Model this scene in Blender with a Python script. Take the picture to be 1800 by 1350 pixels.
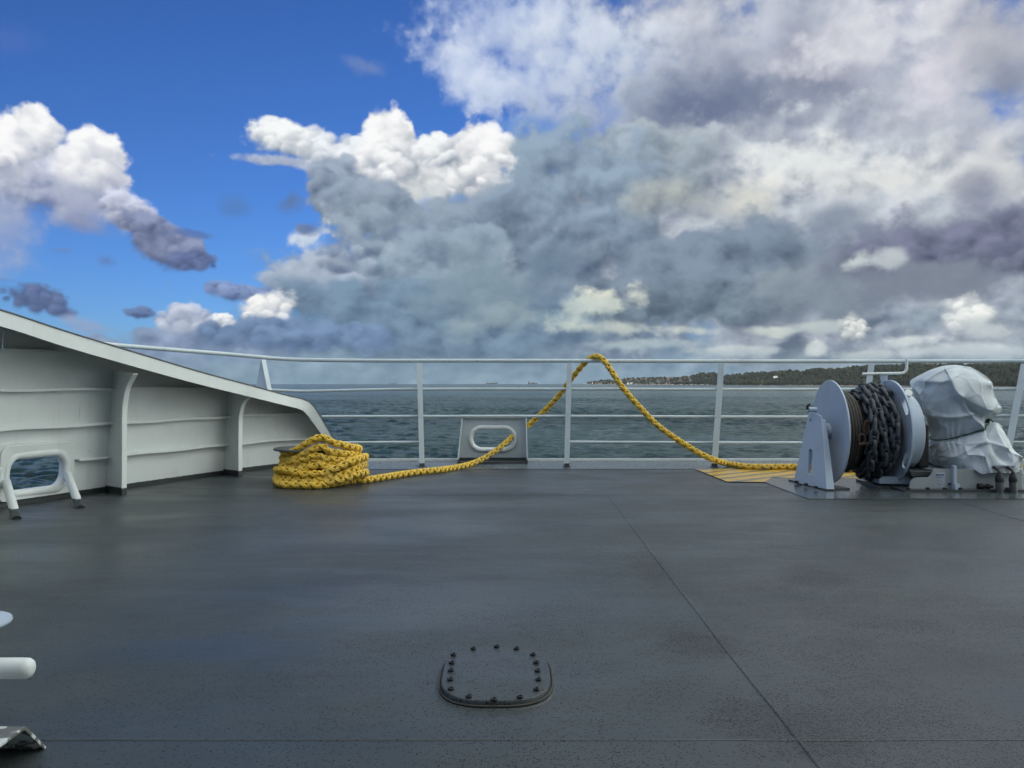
import bpy, bmesh, math, random
import numpy as np
from math import sin, cos, pi, radians, atan, atan2, hypot
from mathutils import Vector, Matrix, Euler

for o in list(bpy.data.objects):
    bpy.data.objects.remove(o)
scene = bpy.context.scene
COL = scene.collection
random.seed(7)
rng = np.random.default_rng(7)

# ------------------------------------------------------------------ camera
F = 1500.0            # focal length in photograph pixels (1800 wide)
Y0 = 671.5            # eye level row
EYE = 1.0             # eye height over the deck (deck z = 0), sea at SEA
SEA = -16.0
cam_d = bpy.data.cameras.new("camera")
cam = bpy.data.objects.new("camera", cam_d)
COL.objects.link(cam)
cam.location = (0, 0, EYE)
cam.rotation_euler = (pi / 2, 0, 0)
cam_d.sensor_width = 36
cam_d.lens = 30
cam_d.shift_y = -3.5 / 1800
cam_d.clip_start = 0.05
cam_d.clip_end = 60000
scene.camera = cam


def P(px, py, Y):
    return Vector(((px - 900) / F * Y, Y, EYE + (Y0 - py) / F * Y))


def G(px, py, z=0.0):
    Y = (EYE - z) * F / (py - Y0)
    return Vector(((px - 900) / F * Y, Y, z))


# ------------------------------------------------------------------ light and exposure
SUN_EL, SUN_AZ = radians(23), radians(-166)     # azimuth measured from +Y towards +X: behind, to the left
sun_dir = Vector((sin(SUN_AZ) * cos(SUN_EL), cos(SUN_AZ) * cos(SUN_EL), sin(SUN_EL)))
sun_d = bpy.data.lights.new("sun", "SUN")
sun_d.energy = 3.0
sun_d.angle = radians(0.5)
sun_d.color = (1.0, 0.93, 0.82)
sun = bpy.data.objects.new("sun", sun_d)
COL.objects.link(sun)
sun.location = (0, -20, 40)
sun.rotation_euler = (-sun_dir).to_track_quat('-Z', 'Y').to_euler()
scene.view_settings.view_transform = 'Standard'
scene.view_settings.look = 'None'
scene.view_settings.gamma = 1
scene.view_settings.exposure = 0.0
scene.render.image_settings.color_mode = 'RGB'
scene.cycles.max_bounces = 6
scene.cycles.use_denoising = True

# ---- cloud field over the part of the sky ahead, computed on an azimuth / elevation grid
AZ0, AZ1, EL0, EL1 = -46.0, 46.0, -2.0, 40.0
SKW, SKH = 2300, 1050


def lin(c):
    return tuple((v / 255 / 12.92) if v / 255 <= 0.04045 else ((v / 255 + 0.055) / 1.055) ** 2.4 for v in c)


def vnoise(x, y, seed):
    """smooth value noise, 0..1"""
    r = np.random.default_rng(seed).random((256, 256)).astype(np.float32)
    xi = np.floor(x).astype(np.int32)
    yi = np.floor(y).astype(np.int32)
    fx = (x - xi).astype(np.float32)
    fy = (y - yi).astype(np.float32)
    fx = fx * fx * fx * (fx * (fx * 6 - 15) + 10)
    fy = fy * fy * fy * (fy * (fy * 6 - 15) + 10)
    a = r[yi & 255, xi & 255]
    b = r[yi & 255, (xi + 1) & 255]
    c = r[(yi + 1) & 255, xi & 255]
    d = r[(yi + 1) & 255, (xi + 1) & 255]
    return (a * (1 - fx) + b * fx) * (1 - fy) + (c * (1 - fx) + d * fx) * fy


def fbm(x, y, octaves, rough, seed):
    t = 0
    amp = 1.0
    tot = 0
    c, s = math.cos(0.6), math.sin(0.6)
    for k in range(octaves):
        t = t + amp * vnoise(x, y, seed + k)
        tot += amp
        amp *= rough
        x, y = (x * c - y * s) * 2.03 + 7.1, (x * s + y * c) * 2.03 + 3.7
    return t / tot


def worley(x, y, seed, k=9.0):
    """smooth distance to the nearest of jittered points: round lobes"""
    g = np.random.default_rng(seed)
    rx = g.random((128, 128)).astype(np.float32)
    ry = g.random((128, 128)).astype(np.float32)
    xi = np.floor(x).astype(np.int32)
    yi = np.floor(y).astype(np.int32)
    acc = 0
    for dy in (-1, 0, 1):
        for dx in (-1, 0, 1):
            cx, cy = xi + dx, yi + dy
            px = cx + rx[cy & 127, cx & 127]
            py = cy + ry[cy & 127, cx & 127]
            acc = acc + np.exp(-k * np.sqrt((px - x) ** 2 + (py - y) ** 2))
    return -np.log(acc) / k


def cloud_field(clouds):
    az = np.linspace(AZ0, AZ1, SKW, dtype=np.float32)[None, :].repeat(SKH, 0)
    el = np.linspace(EL0, EL1, SKH, dtype=np.float32)[:, None].repeat(SKW, 1)
    # noise space: cloud detail gets finer and flatter near the horizon
    s = 1.0 / (0.55 + 0.030 * np.clip(el, 0, 40))
    nx, ny = (az + 60) * 0.30, el * .25 + np.log1p(np.clip(el + 3, 0, None) * 0.1) * 3.0
    w1x = fbm(nx * 0.8, ny * 0.8, 5, .55, 11) - .5
    w1y = fbm(nx * 0.8, ny * 0.8, 5, .55, 31) - .5
    w2x = fbm(nx * 3.4, ny * 3.4, 6, .6, 51) - .5
    w2y = fbm(nx * 3.4, ny * 3.4, 6, .6, 71) - .5
    hs = 0.45 + 0.55 * np.clip(el / 12, 0, 1)
    AX = az + (w1x * 4.5 + w2x * 1.5) * hs
    AY = el + (w1y * 3.6 + w2y * 1.5) * hs

    def bill(ox, oy):
        x, y = nx + ox + w2x * .4, ny + oy + w2y * .4
        a = worley(x * 1.1, y * 1.1, 5, 6)
        b = worley(x * 2.6 + 9, y * 2.6, 6, 6)
        c = worley(x * 6.0, y * 6.0 + 5, 8, 6)
        return a + .42 * b + .16 * c
    b0 = bill(0, 0)
    b1 = bill(-.10, .16)
    f0 = fbm(nx * 1.7, ny * 1.7, 7, .5, 91)
    f1 = fbm((nx - .12) * 1.7, (ny + .20) * 1.7, 7, .5, 91)
    relief = np.clip((f0 - f1) * 1.7 + (b1 - b0) * .8, -1, 1)
    fine = fbm(nx * 9, ny * 9, 6, .62, 131) - .5
    bm = float(b0.mean())
    edge = (f0 - .5) * 1.2 + (bm - b0) * .85 + fine * .22
    rgb = np.zeros((SKH, SKW, 3), np.float32)
    al = np.zeros((SKH, SKW), np.float32)
    g = np.random.default_rng(77)

    def stamp(a, e, sx, sy, rot, lit, dark, soft, amp, alpha, shade, wk, bottom_soft=0.0):
        """lay one soft-edged body over what is there; shade(u, v, relief) gives 0 (dark) .. 1 (lit)"""
        R = max(sx, sy) * 1.5 + 4.5 * wk
        i0, i1 = [int(np.clip((v - EL0) / (EL1 - EL0) * SKH, 0, SKH)) for v in (e - R, e + R)]
        j0, j1 = [int(np.clip((v - AZ0) / (AZ1 - AZ0) * SKW, 0, SKW)) for v in (a - R, a + R)]
        if i1 <= i0 + 1 or j1 <= j0 + 1:
            return
        sl = np.s_[i0:i1, j0:j1]
        c, s_ = math.cos(math.radians(rot)), math.sin(math.radians(rot))
        dx = az[sl] + (AX[sl] - az[sl]) * wk - a
        dy = el[sl] + (AY[sl] - el[sl]) * wk - e
        u = (dx * c + dy * s_) / sx
        v = (-dx * s_ + dy * c) / sy
        d = np.sqrt(u * u + v * v) - amp * edge[sl]
        sf = soft + bottom_soft * np.clip(.3 - v, 0, 1)
        t = np.clip((1.0 + sf * .35 - d) / (sf * 1.35), 0, 1)
        m = t * t * (3 - 2 * t) * alpha
        sh = np.clip(shade(u, v, relief[sl], edge[sl]), 0, 1)[..., None]
        cl = np.array(lin(dark), np.float32) * (1 - sh) + np.array(lin(lit), np.float32) * sh
        m3 = m[..., None]
        a0 = al[sl][..., None]
        na = m3 + a0 * (1 - m3)
        rgb[sl] = np.where(na > 1e-5, (cl * m3 + rgb[sl] * a0 * (1 - m3)) / np.maximum(na, 1e-5), cl)
        al[sl] = na[..., 0]

    for (px, py, rx, ry, rot, lit, dark, soft, amp, alpha, vert) in clouds:
        a = math.atan((px - 900) / F)
        e = math.degrees(math.atan((Y0 - py) / F * math.cos(a)))
        sx = rx / F * 57.3 * math.cos(a) ** 2
        sy = ry / F * 57.3 * math.cos(a)
        a = math.degrees(a)
        wk = min(.6, 0.12 + min(sx, sy) / 9.0)
        puffy = soft <= .5
        if puffy:
            lit = tuple(min(251, v * k_) for v, k_ in zip(lit, (1.10, 1.09, 1.09)))
            dark = tuple(v * k_ for v, k_ in zip(dark, (.80, .81, .84)))
        rel = .60 if puffy else .30
        stamp(a, e, sx, sy, rot, lit, dark, soft, amp, alpha,
              lambda u, v, r, ed: .5 + r * rel + .5 * vert * v + .15 * ed, wk)
        if not puffy or alpha < .9:
            continue
        # billows: round bodies lit from above left, the lower ones in front
        c, s_ = math.cos(math.radians(rot)), math.sin(math.radians(rot))
        asp = sx / sy
        n = int(np.clip(9 * asp + 8, 10, 46))
        pts = []
        while len(pts) < n:
            x, y = g.uniform(-1, 1, 2)
            if x * x + y * y < .90:
                pts.append((x, y))
        pts.sort(key=lambda q: -q[1])
        for x, y in pts:
            k = g.uniform(.26, .52) * (1.1 - .35 * math.hypot(x, y))
            pr = max(k * sy, .22) * (1.0 if asp < 3 else 1.3)
            pa = a + (x * sx * .92) * c - (y * sy * .80) * s_
            pe = e + (x * sx * .92) * s_ + (y * sy * .80) * c
            base = (.66 if lit[0] > 240 else .5) + .42 * vert * y + g.normal() * .17
            q = .42 if vert >= .4 else .34
            stamp(pa, pe, pr * g.uniform(1.0, 1.5), pr, g.uniform(-20, 20), lit, dark, .32, .55, alpha * g.uniform(.6, .95),
                  lambda u, v, r, ed, base=base, q=q: base + q * (1.0 * v - .5 * u) + r * .5, .12, .8)
    return rgb, al
SKY_STRENGTH = 0.1
CLOUD_FILL_GAIN = 3.6
SKY_TINT = (0.31, 0.56, 1.05)
W_ = (246, 247, 248)
# px, py, rx, ry, rot, lit, dark, softness, edge noise, alpha, vertical shading
CLOUDS = [
    # --- low blue-grey bank along the horizon
    (1050, 640, 930, 70, 0, (150, 172, 188), (98, 128, 156), .35, .5, .95, .2),
    (330, 610, 190, 40, 0, (140, 158, 185), (95, 120, 158), .5, .7, .9, .3),
    (1600, 570, 420, 120, 0, (196, 206, 212), (140, 158, 172), .5, .6, .95, .3),
    (930, 500, 400, 170, 0, (150, 170, 186), (92, 115, 142), .35, .45, 1, .3),
    (1450, 470, 500, 190, 0, (176, 188, 198), (112, 130, 150), .35, .45, 1, .3),
    (1150, 380, 380, 150, 0, (170, 182, 194), (112, 130, 152), .35, .45, 1, .3),
    # --- high sheet over the right half
    (1440, 180, 640, 420, 0, (222, 226, 234), (122, 134, 160), .55, .6, 1, .2),
    (900, 60, 200, 130, -38, (212, 224, 244), (138, 160, 208), .7, 1.0, .85, .2),
    (820, 140, 90, 55, -40, (225, 233, 246), (165, 185, 225), .8, 1.1, .8, .3),
    (1060, 95, 150, 85, -25, (226, 233, 243), (180, 195, 218), .9, 1.0, .8, .2),
    (1100, 190, 150, 80, 0, (195, 205, 222), (160, 175, 200), .9, .6, .7, 0),
    (1270, 178, 265, 82, 8, (124, 136, 162), (92, 105, 136), .9, .7, 1, .3),
    (1430, 105, 100, 62, -35, (128, 136, 162), (104, 114, 142), .7, .9, .95, .3),
    (1540, 60, 210, 60, 12, (240, 239, 244), (206, 208, 218), .9, .8, .9, .2),
    (1640, 140, 75, 55, 40, (238, 234, 242), (200, 200, 214), .9, .8, .85, .2),
    (1340, 70, 70, 90, 0, (218, 222, 232), (180, 188, 205), 1, .7, .6, .2),
    (1760, 60, 120, 90, 20, (185, 186, 194), (158, 162, 174), .9, .5, .7, .2),
    (1775, 150, 60, 50, -20, (140, 148, 170), (120, 130, 155), .8, .9, .8, .2),
    (1640, 235, 190, 55, 0, (206, 209, 217), (172, 179, 192), .9, .6, .6, .2),
    # --- blue gap between the sheet and the heads
    (935, 232, 130, 30, -3, (105, 150, 215), (90, 138, 208), .6, .7, .75, 0),
    # --- wide middle field
    (1400, 400, 560, 190, 0, (190, 198, 206), (135, 150, 168), .5, .6, .9, .2),
    (1420, 285, 105, 42, 4, (246, 249, 246), (205, 212, 214), .7, .9, .9, .5),
    (1560, 318, 270, 36, -5, (246, 246, 242), (204, 208, 210), .8, .8, .95, .5),
    (1740, 300, 120, 60, -25, (226, 226, 226), (190, 194, 200), .9, .7, .8, .3),
    # --- dark cumulus mass in the middle
    (1130, 300, 130, 90, -10, (160, 172, 180), (128, 145, 160), .45, .9, .95, .4),
    (1066, 282, 58, 62, 0, (158, 172, 184), (130, 150, 168), .4, 1.0, .95, .4),
    (970, 400, 220, 160, 0, (138, 158, 176), (98, 120, 144), .45, .9, 1, .5),
    (1210, 358, 140, 36, -6, (200, 203, 194), (136, 148, 156), .9, .9, .8, .6),
    (1300, 342, 60, 34, -22, (232, 231, 218), (172, 180, 184), .8, .9, .85, .6),
    # --- white heads and their arm on the left of the mass
    (535, 250, 118, 32, -8, (226, 232, 236), (165, 182, 198), .28, .8, 1, .9),
    (600, 268, 70, 38, 0, (220, 226, 230), (160, 178, 194), .3, .8, 1, .7),
    (510, 288, 100, 11, -2, (205, 212, 222), (178, 190, 205), .5, .8, .85, .4),
    (755, 310, 125, 52, 0, (240, 242, 240), (176, 188, 198), .28, .8, 1, .8),
    (690, 256, 47, 64, 6, W_, (178, 190, 202), .22, .6, 1, .9),
    (650, 292, 46, 40, 0, (240, 243, 245), (178, 192, 206), .3, .75, 1, .7),
    (835, 262, 56, 50, 0, W_, (185, 196, 206), .22, .6, 1, .9),
    (852, 294, 44, 34, 0, W_, (185, 196, 206), .25, .7, 1, .8),
    (768, 268, 40, 34, 0, (226, 232, 238), (168, 182, 198), .3, .7, 1, .7),
    (735, 345, 55, 34, 10, (232, 234, 232), (190, 198, 202), .6, .7, .9, .5),
    # --- dark front of the mass
    (600, 325, 62, 52, -20, (150, 165, 182), (108, 128, 156), .35, .9, 1, .5),
    (660, 365, 80, 50, -10, (145, 160, 178), (110, 130, 154), .4, .9, 1, .5),
    (760, 410, 170, 72, -6, (140, 156, 172), (108, 128, 150), .4, .9, 1, .5),
    (900, 440, 180, 110, 0, (132, 150, 168), (100, 122, 144), .5, .8, .9, .4),
    (680, 450, 150, 50, 8, (118, 134, 158), (92, 112, 142), .5, .8, .9, .4),
    (800, 500, 320, 100, 0, (138, 158, 174), (86, 110, 138), .5, .8, .95, .4),
    (560, 490, 110, 60, 25, (165, 178, 195), (120, 138, 165), .5, .9, .9, .5),
    (740, 570, 330, 75, 0, (112, 138, 160), (84, 112, 140), .5, .7, .95, .3),
    (860, 520, 140, 80, 0, (140, 160, 172), (112, 136, 152), .8, .8, .7, .3),
    # --- lit rims inside the mass
    (905, 470, 16, 34, 20, (190, 204, 210), (140, 158, 172), 1.0, 1.6, .7, .3),
    (880, 560, 90, 30, 8, (160, 178, 184), (120, 142, 156), 1.0, 1.4, .7, .4),
    (640, 420, 60, 16, -30, (178, 192, 206), (130, 150, 172), .9, 1.5, .7, .5),
    (1140, 465, 60, 14, 6, (172, 186, 196), (130, 148, 164), .9, 1.5, .7, .5),
    (1330, 415, 80, 16, -6, (196, 204, 210), (150, 164, 178), .9, 1.5, .75, .5),
    # --- dark base on the right of the mass
    (1250, 490, 280, 90, 0, (122, 138, 156), (88, 106, 128), .4, .8, 1, .5),
    (1200, 540, 200, 36, 0, (112, 130, 144), (96, 114, 130), .5, .6, .9, .4),
    (1450, 500, 160, 60, 8, (150, 162, 172), (122, 136, 150), .7, .8, .8, .4),
    (960, 470, 60, 60, 0, (112, 132, 152), (96, 118, 142), .8, .8, .8, .3),
    # --- dark bank at the right edge
    (1700, 440, 230, 70, 4, (118, 124, 146), (88, 96, 122), .5, .8, 1, .5),
    (1640, 490, 150, 36, 0, (135, 146, 158), (112, 122, 140), .6, .7, .9, .4),
    (1720, 340, 60, 40, -30, (140, 146, 166), (120, 128, 150), .8, .9, .8, .3),
    (1480, 385, 60, 36, 0, (140, 152, 168), (118, 130, 150), .8, .9, .8, .3),
    (1508, 458, 22, 11, 38, (232, 238, 234), (170, 184, 194), 1.1, 1.8, .8, .3),
    (1560, 450, 30, 18, 0, (215, 222, 222), (170, 182, 190), .7, 1.0, .75, .3),
    # --- bright low clouds
    (1062, 530, 56, 32, 0, (240, 241, 222), (150, 168, 174), .7, 1.5, .95, .7),
    (1010, 545, 40, 40, 0, (214, 224, 214), (160, 178, 182), .6, 1.1, .85, .5),
    (1085, 576, 100, 14, -4, (214, 220, 206), (158, 174, 180), .8, 1.2, .85, .5),
    (1230, 582, 52, 11, -2, (216, 222, 212), (168, 182, 186), .6, .9, .85, .5),
    (1355, 582, 44, 10, -4, (222, 228, 218), (172, 186, 188), .6, .9, .85, .5),
    (1440, 575, 60, 12, 0, (200, 210, 206), (165, 180, 186), .7, .9, .8, .5),
    (1505, 580, 28, 22, -10, (232, 236, 224), (182, 195, 198), .5, 1.1, .9, .5),
    (1425, 612, 26, 14, 0, (214, 222, 218), (172, 186, 192), .5, 1.0, .85, .5),
    (1520, 625, 60, 10, 0, (208, 216, 212), (168, 182, 190), .6, .9, .8, .5),
    (1700, 555, 46, 28, 0, (226, 232, 226), (172, 186, 194), .5, 1.0, .9, .5),
    (1740, 580, 60, 20, -15, (216, 222, 218), (172, 184, 192), .6, 1.0, .85, .5),
    (1620, 560, 60, 26, 0, (180, 192, 200), (138, 158, 175), .6, .9, .8, .5),
    (1700, 618, 130, 14, 0, (222, 229, 230), (172, 186, 195), .7, .9, .85, .5),
    (1290, 618, 110, 9, 0, (206, 216, 216), (160, 176, 186), .8, 1.0, .8, .5),
    (1600, 596, 60, 13, 0, (226, 231, 228), (172, 186, 194), .7, 1.2, .85, .5),
    (1130, 605, 120, 10, 0, (190, 204, 206), (150, 170, 180), .7, .8, .7, .4),
    # --- small group left of the mass
    (545, 422, 38, 26, 0, (236, 242, 248), (160, 182, 210), .6, 1.5, .95, .4),
    (542, 402, 24, 13, 0, (112, 132, 168), (82, 104, 146), .6, 1.4, .9, .5),
    (510, 355, 26, 26, -30, (105, 128, 172), (84, 110, 158), .6, 1.0, .85, .3),
    (412, 367, 28, 16, 0, (90, 130, 188), (80, 120, 182), .8, 1.0, .7, .3),
    (425, 515, 75, 14, -8, (130, 150, 190), (100, 124, 170), .5, .9, .9, .4),
    (470, 545, 52, 26, 0, (240, 241, 228), (190, 202, 214), .4, 1.1, .95, .5),
    (385, 565, 36, 15, 0, (242, 242, 230), (190, 204, 220), .4, 1.0, .95, .4),
    (320, 560, 52, 28, 0, (190, 198, 212), (140, 158, 190), .4, 1.0, .95, .5),
    (250, 548, 30, 11, 0, (100, 124, 165), (84, 108, 152), .5, .9, .9, .3),
    (520, 590, 180, 36, 0, (112, 138, 172), (88, 116, 154), .4, .8, .95, .3),
    # --- cumulus at the left edge
    (80, 315, 120, 78, -20, (215, 220, 234), (140, 155, 192), .35, .8, 1, .9),
    (66, 236, 40, 44, 0, W_, (196, 206, 224), .22, .6, 1, .8),
    (10, 265, 48, 45, 0, (240, 242, 248), (196, 204, 224), .25, .75, 1, .7),
    (165, 284, 66, 62, 0, W_, (190, 200, 222), .22, .6, 1, .8),
    (140, 362, 100, 34, -12, (190, 196, 214), (130, 142, 178), .7, .8, .95, .7),
    (20, 400, 75, 62, 0, (172, 182, 208), (128, 150, 196), .8, .9, .85, .3),
    (225, 380, 60, 34, -25, (200, 206, 222), (140, 152, 184), .4, .9, .95, .8),
    (140, 395, 70, 22, -10, (150, 158, 188), (118, 132, 172), .9, .8, .75, .3),
    (285, 420, 98, 34, -24, (132, 142, 172), (88, 102, 140), .45, .9, 1, .7),
    (345, 458, 42, 20, -5, (100, 116, 156), (88, 104, 146), .4, .9, .95, .3),
    (335, 408, 36, 8, -8, (92, 120, 175), (84, 112, 166), .6, .8, .8, .3),
    (188, 462, 24, 14, 0, (100, 128, 184), (90, 120, 178), .7, .9, .8, .3),
    (115, 442, 26, 7, 0, (110, 140, 196), (98, 130, 190), .7, .9, .7, .3),
    (66, 528, 72, 26, -12, (96, 114, 154), (78, 98, 140), .35, .9, 1, .4),
    (160, 575, 60, 14, -15, (160, 176, 205), (120, 146, 188), .7, .9, .8, .3),
    (640, 112, 44, 20, 0, (122, 144, 194), (98, 124, 184), .7, .9, .8, .3),
    (25, 70, 50, 30, 0, (90, 120, 190), (70, 105, 185), .9, .9, .5, .3),
]



def build_world():
    w = bpy.data.worlds.new("World")
    scene.world = w
    w.use_nodes = True
    nt = w.node_tree
    N, L = nt.nodes, nt.links
    N.clear()
    out = N.new('ShaderNodeOutputWorld')
    bg = N.new('ShaderNodeBackground')
    bg.inputs[1].default_value = SKY_STRENGTH
    L.new(bg.outputs[0], out.inputs[0])
    d = N.new('ShaderNodeTexCoord').outputs['Generated']

    def math_(op, a, b=None, c=None, clamp=False):
        n = N.new('ShaderNodeMath')
        n.operation = op
        n.use_clamp = clamp
        for i, v in enumerate((a, b, c)):
            if isinstance(v, (int, float)):
                n.inputs[i].default_value = v
            elif v is not None:
                L.new(v, n.inputs[i])
        return n.outputs[0]

    def vmul(a, b, op='MULTIPLY'):
        n = N.new('ShaderNodeVectorMath')
        n.operation = op
        L.new(a, n.inputs[0])
        n.inputs[1].default_value = b
        return n.outputs['Vector']

    def noise(vec, scale, detail, rough):
        n = N.new('ShaderNodeTexNoise')
        n.inputs['Scale'].default_value = scale
        n.inputs['Detail'].default_value = detail
        n.inputs['Roughness'].default_value = rough
        L.new(vec, n.inputs['Vector'])
        return n.outputs['Fac']

    def mixc(fac, a, b):
        n = N.new('ShaderNodeMix')
        n.data_type = 'RGBA'
        for i, v in ((0, fac), (6, a), (7, b)):
            if isinstance(v, (int, float)):
                n.inputs[i].default_value = v
            elif isinstance(v, tuple):
                n.inputs[i].default_value = (*v, 1)
            else:
                L.new(v, n.inputs[i])
        return n.outputs[2]

    def ramp(v, a, b, smooth=True):
        n = N.new('ShaderNodeMapRange')
        n.interpolation_type = 'SMOOTHSTEP' if smooth else 'LINEAR'
        n.clamp = smooth
        L.new(v, n.inputs['Value'])
        n.inputs['From Min'].default_value = a
        n.inputs['From Max'].default_value = b
        return n.outputs[0]

    sky = N.new('ShaderNodeTexSky')
    sky.sky_type = 'NISHITA'
    sky.sun_disc = False
    sky.sun_elevation = SUN_EL
    sky.sun_rotation = SUN_AZ
    sky.air_density = 1.0
    sky.dust_density = 0.3
    sky.ozone_density = 3.0
    col = vmul(sky.outputs[0], SKY_TINT)
    sep = N.new('ShaderNodeSeparateXYZ')
    L.new(d, sep.inputs[0])
    az = math_('MULTIPLY', math_('ARCTAN2', sep.outputs[0], sep.outputs[1]), 180 / pi)
    el = math_('MULTIPLY', math_('ARCSINE', sep.outputs[2]), 180 / pi)
    K = 1.0 / SKY_STRENGTH

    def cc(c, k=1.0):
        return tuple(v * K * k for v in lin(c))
    # scattered cloud over the parts of the sky behind and overhead
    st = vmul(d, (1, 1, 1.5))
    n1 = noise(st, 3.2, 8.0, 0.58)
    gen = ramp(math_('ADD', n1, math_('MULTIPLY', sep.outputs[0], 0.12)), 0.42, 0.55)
    # unseen cloud brightened beyond the clouds ahead, as added fill for the shaded foredeck
    gcol = mixc(ramp(noise(st, 6.0, 5.0, 0.55), 0.35, 0.65), cc((140, 155, 160), CLOUD_FILL_GAIN), cc((240, 240, 228), CLOUD_FILL_GAIN))
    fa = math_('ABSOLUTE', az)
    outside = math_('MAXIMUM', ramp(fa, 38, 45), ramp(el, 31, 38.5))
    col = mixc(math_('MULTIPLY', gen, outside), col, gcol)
    # the clouds ahead: the field computed above, laid out by azimuth and elevation
    rgb, al = cloud_field(CLOUDS)
    im = bpy.data.images.new('cloud_field', SKW, SKH, alpha=True, float_buffer=True)
    im.colorspace_settings.name = 'Non-Color'
    im.alpha_mode = 'CHANNEL_PACKED'
    px = np.empty((SKH, SKW, 4), np.float32)
    px[..., :3] = rgb
    px[..., 3] = al
    im.pixels.foreach_set(px.ravel())
    im.update()
    uv = N.new('ShaderNodeCombineXYZ')
    L.new(ramp(az, AZ0, AZ1, False), uv.inputs[0])
    L.new(ramp(el, EL0, EL1, False), uv.inputs[1])
    ti = N.new('ShaderNodeTexImage')
    ti.image = im
    ti.extension = 'CLIP'
    ti.interpolation = 'Cubic'
    L.new(uv.outputs[0], ti.inputs[0])
    inside = math_('SUBTRACT', 1.0, outside)
    col = mixc(math_('MULTIPLY', ti.outputs['Alpha'], inside), col, vmul(ti.outputs['Color'], (K, K, K)))
    hz = ramp(el, 2.6, 0.0)
    col = mixc(math_('MULTIPLY', hz, 0.55), col, cc((118, 148, 166)))
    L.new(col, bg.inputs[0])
    w.cycles.sampling_method = 'MANUAL'
    w.cycles.sample_map_resolution = 1024


build_world()

# ------------------------------------------------------------------ helpers
def tag(o, label=None, cat=None, group=None, kind=None):
    if label:
        o['label'] = label
    if cat:
        o['category'] = cat
    if group:
        o['group'] = group
    if kind:
        o['kind'] = kind
    return o


def empty(name, loc, label, cat, group=None):
    o = bpy.data.objects.new(name, None)
    o.empty_display_size = 0.2
    COL.objects.link(o)
    o.location = loc
    return tag(o, label, cat, group)


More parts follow.
